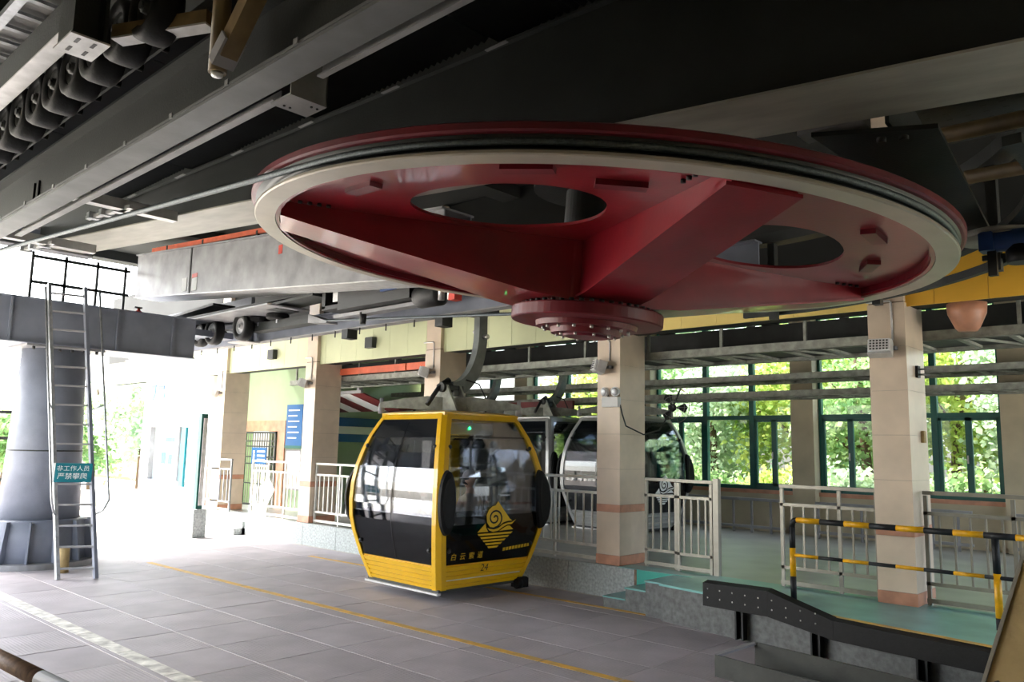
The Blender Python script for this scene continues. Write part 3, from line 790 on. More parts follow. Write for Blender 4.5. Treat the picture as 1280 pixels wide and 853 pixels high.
for dx in (0.05, 0.19):
    for dy in (0.05, 0.14):
        part('slot', MB().box(-2.29+dx, -8.36+dy, 3.9975, -2.29+dx+0.07, -8.36+dy+0.02, 4.0005), M['black_steel'], fp)
sr = thing('strut', (-1.85, -7.9, 4.1), 'short brown horizontal strut with a pale lower face, top left', 'strut')
part('strut_body', MB().bar((-2.12, -8.06, 4.155), (-1.50, -7.76, 4.155), 0.10, 0.08), M['brown_tube'], sr)
part('strut_face', MB().bar((-2.12, -8.06, 4.108), (-1.50, -7.76, 4.108), 0.10, 0.012), M['light_steel'], sr)
hp = thing('hanger_post', (-1.42, -7.74, 3.8), 'brown round hanger post with a bright bolt end above the beam', 'post')
part('post_tube', MB().lathe([(0.052, 3.80), (0.052, 6.19)], 16, (-1.42, -7.74, 0)), M['brown_tube'], hp)
part('post_end', MB().lathe([(0.001, 3.775), (0.032, 3.778), (0.036, 3.80)], 12, (-1.42, -7.74, 0)), M['light_steel'], hp)
db = thing('diagonal_brace', (-1.3, -7.7, 3.9), 'brown diagonal box brace rising right from the hanger post', 'brace')
part('brace_tube', MB().bar((-1.28, -7.76, 3.86), (0.12, -7.76, 5.1), 0.10, 0.10), M['brown_tube'], db)
part('brace_foot', MB().bar((-1.34, -7.76, 3.82), (-1.20, -7.76, 3.93), 0.13, 0.08), M['grey_steel'], db)

# ---- support pillar, cross head and ladder, left
PX, PY = -12.6, -5.0
sp = thing('support_tower', (PX, PY, FZ), 'thick tapered grey steel support column with a gusseted base', 'column')
part('base_ring', MB().lathe([(0.95, FZ+0.001), (0.95, FZ+0.09), (0.80, FZ+0.10)], 48, (PX, PY, 0), smooth=False), M['grey_steel'], sp)
part('base_sleeve', MB().lathe([(0.80, FZ+0.10), (0.74, 0.30), (0.70, 0.32)], 48, (PX, PY, 0)), M['blue_grey_steel'], sp)
part('shaft', MB().lathe([(0.63, 0.25), (0.50, 3.2)], 48, (PX, PY, 0)), M['blue_grey_steel'], sp)
for k in range(14):
    a = 2*pi*k/14; d = Vector((cos(a), sin(a), 0)); c = Vector((PX, PY, 0))
    part('gusset', MB().prism([c+d*0.74+Vector((0, 0, 0.30)), c+d*0.82+Vector((0, 0, 0.30)), c+d*0.93+Vector((0, 0, FZ+0.1)), c+d*0.78+Vector((0, 0, FZ+0.1))], Vector((-sin(a), cos(a), 0))*0.03), M['blue_grey_steel'], sp)
part('shaft_seam', MB().lathe([(0.583, 1.45), (0.585, 1.47)], 48, (PX, PY, 0)), M['dark_steel'], sp)
part('cap_plate', MB().box(PX-0.62, PY-0.62, 3.2, PX+0.62, PY+0.62, 3.236), M['grey_steel'], sp)
for k in range(6):
    part('cap_bolt', MB().lathe([(0.025, 3.15), (0.025, 3.2)], 6, (PX+0.56, PY-0.5+0.2*k, 0)), M['black_steel'], sp)
xh = thing('cap_beam', (-12.5, -4.6, 3.24), 'massive blue grey cross beam lying on the support column', 'beam')
part('box_beam', MB().box(-12.98, -9.0, 3.262, -12.02, -2.75, 3.99), M['blue_grey_steel'], xh)
part('bottom_plate', MB().box(-13.05, -9.0, 3.24, -11.95, -2.75, 3.262), M['blue_grey_steel'], xh)
for yy in (-5.9, -4.2, -3.2):
    part('stiffener', MB().box(-12.02, yy-0.015, 3.262, -11.97, yy+0.015, 3.98), M['blue_grey_steel'], xh)
part('top_ledge', MB().box(-13.02, -9.0, 3.99, -11.98, -2.75, 4.01), M['blue_grey_steel'], xh)
cbx = thing('cross_beam', (-10.35, -6.6, 4.5), 'dark transverse beam at the far left end of the box girder', 'beam')
part('web', MB().box(-10.44, -9.2, 4.52, -10.42, -5.3, 4.80), M['blue_grey_steel'], cbx)
part('flange', MB().box(-10.55, -9.2, 4.50, -10.31, -5.3, 4.52), M['grey_steel'], cbx)
part('flange', MB().box(-10.55, -9.2, 4.80, -10.31, -5.3, 4.82), M['grey_steel'], cbx)

ld = thing('ladder', (-10.45, -5.05, FZ), 'tall grey steel ladder leaning against the cross beam', 'ladder')
LB = [Vector((-10.59, -5.28, FZ)), Vector((-10.32, -4.83, FZ))]
LT = [Vector((-11.86, -5.42, 4.25)), Vector((-11.72, -4.90, 4.25))]
for i in range(2):
    part('ladder_rail', MB().bar(LB[i], LT[i], 0.05, 0.09, (1, 0, 0)), M['galvanised'] if i == 0 else M['blue_grey_steel'], ld)
NR = 15
for k in range(NR):
    f = (k+0.5)/NR
    part('rung', MB().bar(LB[0].lerp(LT[0], f), LB[1].lerp(LT[1], f), 0.05, 0.028), M['grey_steel'], ld)
for i in range(2):
    s = Vector((0.22, -0.12 if i == 0 else 0.16, 0))
    a, b = LB[i], LT[i]
    pp = [a.lerp(b, 0.20), a.lerp(b, 0.215)+s*0.6, a.lerp(b, 0.25)+s, a.lerp(b, 0.55)+s, a.lerp(b, 0.98)+s]
    hd = part('ladder_handrail', MB().tube(pp, 0.018, 8), M['galvanised'], ld)
    part('handrail_stay', MB().tube([a.lerp(b, 0.55), a.lerp(b, 0.57)+s], 0.015, 6), M['galvanised'], hd)
f = 0.335
a, b = LB[0].lerp(LT[0], f), LB[1].lerp(LT[1], f)
sg = thing('warning_sign', a.lerp(b, 0.5)+Vector((0.06, -0.03, -0.1)), 'small teal warning sign with white lettering fixed across the ladder', 'sign')
ex = (b-a).normalized(); up = (LT[0]-LB[0]).normalized(); nrm = ex.cross(up).normalized()
if nrm.x < 0: nrm = -nrm
ctr = a.lerp(b, 0.52)+nrm*0.06
part('sign_board', MB().bar(ctr-ex*0.26, ctr+ex*0.26, 0.012, 0.30, up), M['sign_teal'], sg)
part('sign_patch', MB().bar(ctr-ex*0.30, ctr-ex*0.262, 0.014, 0.30, up), M['wall_white'], sg)
mt = frame(ctr+nrm*0.009+up*0.07, ex, up)
text('lettering', '非工作人员', 0.093, M['lettering_white'], sg, frame(ctr+nrm*0.009+up*0.062, ex, up))
text('lettering', '严禁攀爬', 0.105, M['lettering_white'], sg, frame(ctr+nrm*0.009-up*0.062-ex*0.02, ex, up))
bk = solo('traffic_cone_stub', MB().lathe([(0.09, FZ+0.001), (0.08, FZ+0.4), (0.001, FZ+0.402)], 20, (-11.25, -5.0, 0)), M['parapet_tan'], 'short tan tube standing on the floor at the ladder foot', 'tube')

# ---- things on the service deck seen through the gap on the left
dk = thing('service_railing', (-15.8, -3.5, 4.0), 'dark pipe railing on the service deck in the bright gap', 'railing')
for yy in (-4.6, -3.95, -3.3, -2.7):
    part('rail_post', MB().box(-15.84, yy-0.025, 4.02, -15.79, yy+0.025, 5.6), M['dark_steel'], dk)
for zz in (4.95, 5.5):
    part('rail_bar', MB().box(-15.84, -4.6, zz-0.03, -15.79, -2.6, zz+0.03), M['dark_steel'], dk)
dkp = solo('service_deck', MB().box(-17.0, -6.5, 3.86, -13.1, -1.4, 3.99).box(-16.98, -6.4, 3.70, -16.9, -1.5, 3.86), M['blue_grey_steel'], 'steel service deck behind the cross beam', 'deck')
bu = solo('fire_bucket', MB().lathe([(0.10, 4.0), (0.15, 4.30), (0.155, 4.31), (0.14, 4.31), (0.095, 4.02)], 24, (-15.2, -3.75, 0)).tube([(-15.2, -3.75+0.15*cos(t*pi/8), 4.31+0.12*sin(t*pi/8)) for t in range(9)], 0.008, 6), M['red_paint'], 'red bucket on the service deck in the bright gap', 'bucket')
ex2 = thing('fire_extinguisher', (-14.4, -2.9, 3.99), 'red fire extinguisher beside the grey girder', 'extinguisher')
part('cylinder', MB().lathe([(0.09, 3.992), (0.095, 4.0), (0.095, 4.34), (0.06, 4.40), (0.03, 4.42), (0.03, 4.46)], 20, (-14.4, -2.9, 0)), M['red_paint'], ex2)
part('handle', MB().box(-14.43, -3.0, 4.46, -14.37, -2.84, 4.49), M['black_steel'], ex2)

# ---- drive units on the far side, left of the wheel
td = thing('tyre_carriage', (-12.2, -1.7, 3.85), 'dark conveyor carriage carrying three tyres under the grey girder', 'conveyor')
part('carriage_beam', MB().box(-12.0, -1.62, 3.90, -9.9, -1.38, 4.06), M['dark_steel'], td)
part('carriage_end', MB().prism([(-9.9, -1.62, 3.90), (-9.3, -1.62, 3.84), (-9.3, -1.62, 3.88), (-9.9, -1.62, 4.06)], (0, 0.24, 0)), M['grey_steel'], td)
part('deck_plate', MB().box(-14.6, -1.95, 4.34, -8.7, -1.36, 4.37), M['dark_steel'], td)
part('deck_plate', MB().box(-14.0, -2.3, 4.18, -10.2, -1.4, 4.21), M['grey_steel'], td)
for xx in (-11.7, -11.0):
    part('guide_pad', MB().lathe([(0.2, 4.07), (0.22, 4.09), (0.22, 4.16), (0.2, 4.18)], 24, (xx, -1.6, 0), smooth=False), M['rubber'], td)
    part('pad_pin', MB().lathe([(0.03, 4.0), (0.03, 4.34)], 8, (xx, -1.6, 0)), M['galvanised'], td)
part('end_plate', MB().box(-12.55, -1.62, 3.72, -12.48, -1.38, 4.34), M['blue_grey_steel'], td)
part('end_foot', MB().box(-12.55, -1.8, 3.70, -12.0, -1.36, 3.72), M['light_steel'], td)
part('tie_rod', MB().bar((-14.5, -1.55, 4.12), (-12.5, -1.55, 4.02), 0.03, 0.03), M['light_steel'], td)
for xx in (-13.75, -13.15, -11.95):
    tyre(td, xx, -1.80, 3.99, 0.29, 0.2, M['grey_steel'])
for k, (xa, xb, za, zb) in enumerate(((-14.8, -12.9, 4.42, 4.50), (-13.4, -10.4, 4.25, 4.32), (-11.4, -9.2, 4.22, 4.28))):
    lab = ('leftmost dark cover plate under the grey girder', 'middle dark cover plate above the tyres', 'right dark cover plate beside the motor')[k]
    solo('cover_plate', MB().prism([(xa, -2.0, za), (xb, -2.0, zb-0.15*(k == 1)), (xb, -2.0, zb-0.15*(k == 1)+0.05), (xa, -2.0, za+0.05)], (0, 0.5, 0)), M['dark_steel'], lab, 'plate')
mo = thing('drive_motor', (-7.2, -1.70, 3.8), 'black and blue drive motor unit below the far rim of the bullwheel', 'motor')
part('mount_frame', MB().box(-9.05, -1.90, 4.02, -8.95, -1.50, 4.75).box(-9.05, -1.90, 4.0, -8.2, -1.50, 4.07), M['black_steel'], mo)
part('side_plate', MB().box(-8.72, -1.90, 4.12, -8.58, -1.85, 4.75), M['light_steel'], mo)
part('gear_housing', MB().cbox(-8.5, -1.95, 3.95, -6.6, -1.50, 4.5, 0.04), M['black_steel'], mo)
part('blue_cover', MB().box(-7.3, -1.98, 4.12, -6.9, -1.94, 4.3).box(-5.9, -1.90, 4.05, -5.3, -1.60, 4.18), M['blue_paint'], mo)
part('motor_body', MB().lathe([(0.16, -6.6), (0.18, -6.55), (0.18, -6.1), (0.12, -6.05)], 24, (0, -1.75, 3.98), (1, 0, 0)), M['black_steel'], mo)
part('chrome_cylinder', MB().lathe([(0.05, 3.86), (0.055, 4.2)], 16, (-6.0, -1.82, 0)).lathe([(0.035, 3.84), (0.04, 4.1)], 12, (-5.78, -1.85, 0)), M['bright_bolt'], mo)
part('base_rail', MB().box(-8.9, -1.75, 3.87, -6.2, -1.55, 3.93), M['grey_steel'], mo)
part('sensor', MB().lathe([(0.05, 3.70), (0.06, 3.80), (0.06, 3.90)], 12, (-8.1, -1.70, 0)), M['black_steel'], mo)
part('valve_block', MB().box(-5.75, -1.90, 3.82, -5.62, -1.75, 4.0), M['red_paint'], mo)

# ---- right side, behind and beyond the wheel
tb = thing('end_bracket', (1.35, -3.7, 3.6), 'dark tapered bracket plate hanging beyond the right rim of the wheel', 'bracket')
part('bracket_plate', MB().prism([(0.95, -4.95, 3.66), (1.62, -4.70, 3.62), (1.42, -2.50, 3.50), (1.18, -2.52, 3.50)], (0, 0, 0.03)), M['dark_steel'], tb)
part('bracket_rib', MB().prism([(1.35, -4.8, 3.69), (1.30, -2.55, 3.53), (1.30, -2.55, 3.62), (1.35, -4.8, 4.1)], (0.025, 0, 0)), M['dark_steel'], tb)
part('clamp_block', MB().cbox(0.85, -4.93, 3.70, 1.25, -4.75, 3.80, 0.02), M['grey_steel'], tb)
for bx, by in ((1.30, -4.72), (1.42, -4.68)):
    part('clamp_bolt', MB().lathe([(0.03, 3.66), (0.03, 3.60)], 8, (bx, by, 0)), M['black_steel'], tb)
for yy, lab in ((-3.55, 'upper brown pipe at the right edge above the wheel'), (-2.45, 'lower brown pipe at the right edge above the wheel')):
    solo('steel_pipe', MB().tube([(1.25, yy, 4.0), (5.9, yy+0.2, 4.0)], 0.06, 12), M['brown_tube'], lab, 'pipe')
for k in range(3):
    pp = solo('perforated_plate', MB().box(1.2+1.3*k, -4.2, 4.12, 2.45+1.3*k, -3.0, 4.14), M['sheet_dark'], ('perforated dark plate nearest the wheel at the upper right', 'perforated dark plate at the upper right, second from the wheel', 'perforated dark plate at the far upper right')[k], 'plate')
    hol = MB()
    for i in range(10):
        for j in range(9):
            hol.box(1.27+1.3*k+0.12*i, -4.12+0.12*j, 4.118, 1.31+1.3*k+0.12*i, -4.08+0.12*j, 4.1195)
    part('punched_holes', hol, M['black_steel'], pp, None, 'stuff')
bm_ = thing('guide_motor', (1.62, -2.85, 3.2), 'small blue motor with a grey pulley at the right edge', 'motor')
part('pulley', MB().lathe([(0.001, 3.36), (0.26, 3.36), (0.27, 3.375), (0.22, 3.39), (0.27, 3.405), (0.26, 3.42), (0.001, 3.42)], 36, (1.50, -2.70, 0)), M['pale_flange'], bm_)
part('motor_body', MB().lathe([(0.07, 0), (0.085, 0.02), (0.085, 0.36), (0.06, 0.38)], 20, (1.50, -2.90, 3.31), (0.9, 0.2, 0)), M['blue_paint'], bm_)
part('motor_head', MB().cbox(1.43, -2.98, 3.23, 1.53, -2.84, 3.38, 0.015), M['blue_paint'], bm_)
part('gear_case', MB().lathe([(0.09, 3.13), (0.10, 3.15), (0.10, 3.26)], 20, (1.68, -2.84, 0)), M['black_steel'], bm_)
part('drop_lug', MB().box(1.475, -2.93, 3.04, 1.535, -2.88, 3.24), M['black_steel'], bm_)
# =================================================================== CABINS
SZ = [(0.0, 0.765), (0.35, 0.875), (0.70, 0.96), (0.9, 0.992), (1.15, 1.0), (1.40, 0.988), (1.65, 0.955), (1.9, 0.895), (2.1, 0.83), (2.3, 0.745), (2.43, 0.68)]
HA = 1.06
def sfac(z):
    for (z0, s0), (z1, s1) in zip(SZ, SZ[1:]):
        if z <= z1+1e-9:
            return s0+(s1-s0)*(z-z0)/(z1-z0)
    return SZ[-1][1]
def side_strip(q, zs, u0, u1, d0, d1):
    """curved strip on side q (0:+x 1:+y 2:-x 3:-y); u in -1..1 of the local half width (or metres offset tuple), d: depth out"""
    R = Matrix.Rotation(pi/2*q, 4, 'Z'); vs = []; mb = MB()
    for z in zs:
        a = HA*sfac(z)
        ua = u0(a); ub = u1(a)
        for u, d in ((ua, d0), (ub, d0), (ub, d1), (ua, d1)):
            vs.append(R @ Vector((a+d, u, z)))
    n = len(zs); fs = [(3, 2, 1, 0), tuple(4*(n-1)+k for k in range(4))]
    for i in range(n-1):
        for k in range(4):
            l = (k+1) % 4
            fs.append((4*i+k, 4*i+4+k, 4*i+4+l, 4*i+l))
    return mb.add(vs, fs)
def zl(a, b, n=8):
    return [a+(b-a)*k/n for k in range(n+1)]
def surf(u, z, d=0.012, q=0):
    """point on the outer face of side q"""
    return Matrix.Rotation(pi/2*q, 4, 'Z') @ Vector((HA*sfac(z)+d, u, z))
def emblem(root, mm, q, uc, zc, sc):
    """wave-and-diamond mark: a curl above, bars below, all inside a diamond"""
    def P(u, v): return surf(uc+u*sc*1.12, zc+v*sc, 0.012, q)
    nrm = Matrix.Rotation(pi/2*q, 4, 'Z') @ Vector((0.006, 0, 0))
    pcs = []
    # upper cap of the diamond, cut by the curl
    pcs.append([(0.02, 0.62), (0.42, 0.16), (0.50, 0.11), (0.36, 0.11), (0.22, 0.08), (0.10, 0.0), (-0.02, -0.05), (-0.20, -0.02), (-0.31, 0.10), (-0.34, 0.28), (-0.27, 0.42), (-0.16, 0.50), (-0.06, 0.52)])
    # long wave
    pcs.append([(0.62, 0.13), (0.50, 0.02), (0.34, 0.01), (0.20, -0.05), (0.08, -0.13), (-0.08, -0.15), (-0.20, -0.11), (-0.28, -0.04), (-0.20, -0.07), (-0.05, -0.09), (0.08, -0.06), (0.22, 0.03), (0.36, 0.06), (0.50, 0.07)])
    pcs.append([(-0.36, 0.08), (-0.57, -0.14), (-0.32, -0.14), (-0.24, -0.14), (-0.32, -0.04)])
    pcs.append([(0.44, -0.02), (0.57, -0.12), (0.24, -0.13), (0.12, -0.14), (0.24, -0.07), (0.36, -0.02)])
    for k in range(5):
        v = -0.18-0.085*k; w = 0.56-0.095*k
        pcs.append([(-w, v), (w, v), (w-0.05, v-0.05), (-w+0.05, v-0.05)])
    for poly in pcs:
        part('emblem_piece', MB().prism([P(u, v) for u, v in poly], nrm), mm, root)
    # the curl, a dark spiral on the cap
    sp = []
    for k in range(26):
        t = k/25; a = -0.5*pi+t*3.4*pi*1.0; r = 0.22*(1-t)+0.03
        sp.append((-0.07+r*cos(a), 0.20+r*sin(a)))
    vs = []; mb = MB()
    for i, (u, v) in enumerate(sp):
        du, dv = (sp[min(i+1, 25)][0]-sp[max(i-1, 0)][0], sp[min(i+1, 25)][1]-sp[max(i-1, 0)][1])
        L = math.hypot(du, dv) or 1; nu, nv = -dv/L*0.022, du/L*0.022
        vs += [P(u+nu, v+nv)+nrm*1.2, P(u-nu, v-nv)+nrm*1.2]
    mb.add(vs, [(2*i, 2*i+2, 2*i+3, 2*i+1) for i in range(25)])
    part('emblem_curl', mb, M['cabin_dark'], root)

def make_cabin(label, group, mbody, memb, full=True):
    c = thing('gondola_cabin', (0, 0, 0), label, 'gondola', group)
    # corner posts: two curved faces plus a chamfer
    for q in range(4):
        mb = MB(); R = Matrix.Rotation(pi/2*q, 4, 'Z'); vs = []
        zs = [z for z, s in SZ]; n = len(zs)
        for z in zs:
            a = HA*sfac(z); w = 0.10
            for x, y in ((a+0.02, a-w-0.02), (a+0.02, a-0.035), (a-0.035, a+0.02), (a-w-0.02, a+0.02), (a-w-0.02, a-0.03), (a-0.03, a-w-0.02)):
                vs.append(R @ Vector((x, y, z)))
        fs = [tuple(reversed(range(6))), tuple(6*(n-1)+k for k in range(6))]
        for i in range(n-1):
            for k in range(6):
                l = (k+1) % 6
                fs.append((6*i+k, 6*i+6+k, 6*i+6+l, 6*i+l))
        part('corner_post', mb.add(vs, fs), mbody, c)
        # oval buffers at both ends of the two end faces
        for sg in ((-1, 1) if q in (0, 2) else ()):
            vs = []
            for o, sc in ((0.0, 1.0), (0.05, 0.96), (0.075, 0.75)):
                for k in range(24):
                    t = 2*pi*k/24
                    z = 1.20+0.44*sin(t)*sc; a = HA*sfac(z)
                    vs.append(R @ Vector((a+0.022+o, sg*(a-0.10)+0.145*cos(t)*sc, z)))
            fs = [tuple(range(48, 72)), tuple(reversed(range(24)))]
            for j in range(2):
                for k in range(24):
                    l = (k+1) % 24
                    fs.append((24*j+k, 24*j+l, 24*j+24+l, 24*j+24+k))
            part('buffer', MB().add(vs, fs), M['rubber'], c)
        W = lambda a: a-0.09
        # ribbed lower panel
        lp = MB(); vs = []; zs = []
        for k in range(5):
            z0 = 0.01+0.066*k
            zs += [(z0, 0.016), (z0+0.046, 0.016), (z0+0.054, -0.006), (z0+0.062, -0.006)]
        zs.append((0.35, 0.012))
        for z, d in zs:
            a = HA*sfac(z)
            vs += [R @ Vector((a+d, -a+0.09, z)), R @ Vector((a+d, a-0.09, z)), R @ Vector((a-0.03, a-0.09, z)), R @ Vector((a-0.03, -a+0.09, z))]
        n = len(zs); fs = [(3, 2, 1, 0), tuple(4*(n-1)+k for k in range(4))]
        for i in range(n-1):
            for k in range(4):
                l = (k+1) % 4
                fs.append((4*i+k, 4*i+4+k, 4*i+4+l, 4*i+l))
        part('lower_panel', lp.add(vs, fs), mbody, c)
        part('top_rail', side_strip(q, [2.345, 2.43], lambda a: -a+0.09, W, -0.03, 0.015), mbody, c)
        # dark lower glass, clear upper glass, black edging
        part('dark_pane', side_strip(q, zl(0.352, 1.0, 6), lambda a: -a+0.09, W, -0.012, 0.004), M['pane_dark'] if full else M['cabin_dark'], c)
        part('upper_pane', side_strip(q, zl(1.002, 2.08 if q % 2 else 2.343, 10), lambda a: -a+0.09, W, -0.012, 0.004), M['pane_tinted'], c)
        if q % 2:
            part('header_band', side_strip(q, zl(2.082, 2.344, 3), lambda a: -a+0.09, W, -0.012, 0.004), M['cabin_dark'], c)
        else:
            part('header_bar', side_strip(q, zl(2.05, 2.115, 2), lambda a: -a+0.09, W, -0.03, -0.013), M['cabin_dark'], c)
        if q in (1, 3):           # sliding doors on the two boarding sides
            part('door_seam', side_strip(q, zl(0.36, 2.3, 12), lambda a: -0.012, lambda a: 0.012, -0.014, 0.008), M['cabin_dark'], c)
        for u in (-0.80, 0.80):
            for z in (0.55, 1.95):
                a = HA*sfac(z)
                if abs(u) < a-0.12:
                    part('glass_clamp', MB().lathe([(0.03, 0), (0.034, 0.012), (0.022, 0.03), (0.001, 0.034)], 12, surf(u, z, 0.004, q), R @ Vector((1, 0, 0))), M['black_steel'], c)
    # bottom and roof
    b0 = HA*sfac(0)
    part('floor_pan', MB().box(-b0-0.01, -b0-0.01, -0.03, b0+0.01, b0+0.01, 0.012), M['dark_steel'], c)
    part('skid_strip', MB().box(-b0-0.03, -b0-0.05, -0.055, b0+0.03, -b0+0.02, -0.03), M['light_steel'], c)
    part('skid_strip', MB().box(-b0-0.03, b0-0.02, -0.055, b0+0.03, b0+0.05, -0.03), M['light_steel'], c)
    part('ground_roller', MB().lathe([(0.06, 0), (0.075, 0.01), (0.075, 0.09), (0.06, 0.10)], 16, (b0+0.06, b0-0.18, -0.04), (0, 1, 0)), M['rubber'], c)
    part('fender', MB().cbox(b0-0.08, b0-0.14, -0.10, b0+0.10, b0+0.05, 0.05, 0.02), M['rubber'], c)
    rt = HA*sfac(2.43)
    rf = MB(); vs = []
    for z, s in ((2.40, rt+0.02), (2.445, rt+0.02), (2.475, rt-0.12), (2.485, rt-0.4)):
        vs += [(-s, -s, z), (s, -s, z), (s, s, z), (-s, s, z)]
    fs = [(3, 2, 1, 0), (12, 13, 14, 15)]
    for i in range(3):
        for k in range(4):
            l = (k+1) % 4
            fs.append((4*i+k, 4*i+l, 4*i+4+l, 4*i+4+k))
    part('roof', rf.add(vs, fs), mbody if full else M['cabin_silver'], c)
    # benches at both ends and ceiling light
    for s in (-1, 1):
        part('bench', MB().cbox(min(s*0.45, s*0.86), -0.72, 0.10, max(s*0.45, s*0.86), 0.72, 0.52, 0.03), M['cabin_inner'], c)
        part('bench_cushion', MB().cbox(min(s*0.43, s*0.88), -0.73, 0.521, max(s*0.43, s*0.88), 0.73, 0.60, 0.03), M['cloth_dark'], c)
        part('backrest', MB().cbox(min(s*0.86, s*0.93), -0.74, 0.60, max(s*0.86, s*0.93), 0.74, 1.06, 0.02), M['cloth_dark'], c)
    if full:
        part('display_bar', MB().cbox(0.52, -0.66, 2.14, 0.755, 0.20, 2.30, 0.02), M['cabin_inner'], c)
        part('green_light', MB().lathe([(0.022, 0), (0.02, 0.008), (0.001, 0.012)], 12, (0.755, -0.27, 2.225), (1, 0, 0)), M['led_green'], c)
        part('grab_pole', MB().lathe([(0.02, 0.02), (0.02, 2.38)], 10, (0.0, 0.45, 0)), M['light_steel'], c)
        for dy in (-0.3, 0.05, 0.4):
            part('inner_strut', MB().bar((-0.93, dy, 1.1), (-0.80, dy+0.0, 2.2), 0.05, 0.10), M['cabin_dark'], c)
        text('lettering', '24', 0.15, M['black_steel'], c, frame(surf(-0.06, 0.26, 0.018, 0), (0, 1, 0), (0.30, 0, 1)))
        for k, ch in enumerate('白云索道'):
            text('lettering', ch, 0.108, memb, c, frame(surf(-0.69+0.165*k, 0.45, 0.010, 0), (0, 1, 0), (0.24, 0, 1)))
        for k in range(9):      # small line of lettering, too small to read
            u = 0.24+0.062*k
            part('small_lettering', MB().prism([surf(u, 0.475+0.004*k, 0.008), surf(u+0.045, 0.478+0.004*k, 0.008), surf(u+0.045, 0.525+0.004*k, 0.008), surf(u, 0.522+0.004*k, 0.008)], (0.004, 0, 0)), memb, c)
    emblem(c, memb, 0, 0.02, 0.85, 0.55)
    # suspension frame on the roof and curved hanger arm
    for s, nm in ((-1, 'suspension_arm'), (1, 'suspension_arm')):
        mb = MB(); vs = []
        d = Vector((0.70*s, 0.72*s, 0)).normalized(); e = Vector((-d.y, d.x, 0))
        for t, hw, z0, z1 in ((0.0, 0.10, 2.50, 2.70), (0.35, 0.10, 2.50, 2.72), (0.7, 0.08, 2.53, 2.68), (1.08, 0.06, 2.53, 2.61)):
            p = d*t
            vs += [p-e*hw+Vector((0, 0, z0)), p+e*hw+Vector((0, 0, z0)), p+e*hw+Vector((0, 0, z1)), p-e*hw+Vector((0, 0, z1))]
        fs = [(3, 2, 1, 0), (12, 13, 14, 15)]
        for i in range(3):
            for k in range(4):
                l = (k+1) % 4
                fs.append((4*i+k, 4*i+4+k, 4*i+4+l, 4*i+l))
        a = part(nm, mb.add(vs, fs), M['cast_grey'], c)
        p = d*1.06
        part('arm_mount', MB().lathe([(0.05, 2.44), (0.05, 2.56), (0.03, 2.60), (0.03, 2.68)], 12, p), M['grey_steel'], a)
    for y in (-0.13, 0.13):
        part('a_frame', MB().prism([(-0.32, y-0.02, 2.50), (0.32, y-0.02, 2.50), (0.07, y-0.02, 2.90), (-0.07, y-0.02, 2.90)], (0, 0.04, 0)), M['cast_grey'], c)
    hg = []
    for k in range(15):           # leaves the pivot towards the platform and bends upright
        t = min(1, k/12)*pi/2
        hg.append((0, 0.60*sin(t), 2.84+0.92*(1-cos(t))+(0 if k < 13 else 0.21*(k-12))))
    mb = MB(); vs = []
    for i, p in enumerate(hg):
        a = Vector(hg[max(i-1, 0)]); b = Vector(hg[min(i+1, 14)]); tg = (b-a).normalized(); nn = Vector((1, 0, 0)).cross(tg)
        hw = 0.115-0.03*i/14
        p = Vector(p)
        vs += [p+Vector((-0.065, 0, 0))-nn*hw, p+Vector((0.065, 0, 0))-nn*hw, p+Vector((0.065, 0, 0))+nn*hw, p+Vector((-0.065, 0, 0))+nn*hw]
    fs = [(3, 2, 1, 0), (56, 57, 58, 59)]
    for i in range(14):
        for k in range(4):
            l = (k+1) % 4
            fs.append((4*i+k, 4*i+4+k, 4*i+4+l, 4*i+l))
    ha = part('hanger_arm', mb.add(vs, fs), M['hanger_grey'], c)
    part('pivot_pin', MB().lathe([(0.075, -0.20), (0.075, 0.20)], 16, (0, 0, 2.86), (0, 1, 0)), M['dark_steel'], ha)
    part('damper', MB().tube([(-0.05, -0.42, 2.58), (-0.05, -0.15, 2.92)], 0.035, 10).tube([(-0.05, -0.20, 2.86), (-0.05, 0.0, 2.98)], 0.05, 10), M['black_steel'], ha)
    part('control_cable', MB().tube([(0.07, 0.25, 3.0), (0.1, 0.5, 2.95), (0.12, 0.62, 2.75), (0.12, 0.64, 2.5)], 0.012, 6), M['cable_black'], ha)
    part('roller_lug', MB().lathe([(0.04, 0.06), (0.04, 0.15), (0.03, 0.16)], 10, (0, 0.62, 3.72), (1, 0, 0)).lathe([(0.03, -0.07), (0.03, -0.16)], 10, (0, 0.60, 3.82), (1, 0, 0)), M['bright_bolt'], ha)
    gp = part('grip', MB().cbox(-0.28, 0.50, 4.08, 0.28, 0.74, 4.26, 0.03), M['dark_steel'], c)
    return c
yc = make_cabin('bright yellow gondola cabin with dark glass hanging over the floor', None, M['cabin_yellow'], M['emblem_yellow'], True)
yc.location = (-6.22, -1.36, -0.29)
yc.rotation_euler.z = radians(-2)
sv = make_cabin('silver grey gondola cabin parked behind the pillar with the emergency lamp', 'parked silver cabins', M['cabin_silver'], M['lettering_white'], False)
sv.scale = (0.95, 0.95, 0.95); sv.location = (-7.20, 4.75, 0.06); sv.rotation_euler.z = radians(-2)
for xx, lab in ((-9.42, 'silver grey gondola cabin parked next to the yellow cabin right side'), (-11.65, 'silver grey gondola cabin parked directly behind the yellow cabin'), (-13.88, 'silver grey gondola cabin farthest left in the parked row')):
    k = copy_tree(sv)
    k.location = (xx, 4.75, 0.06); k['label'] = lab

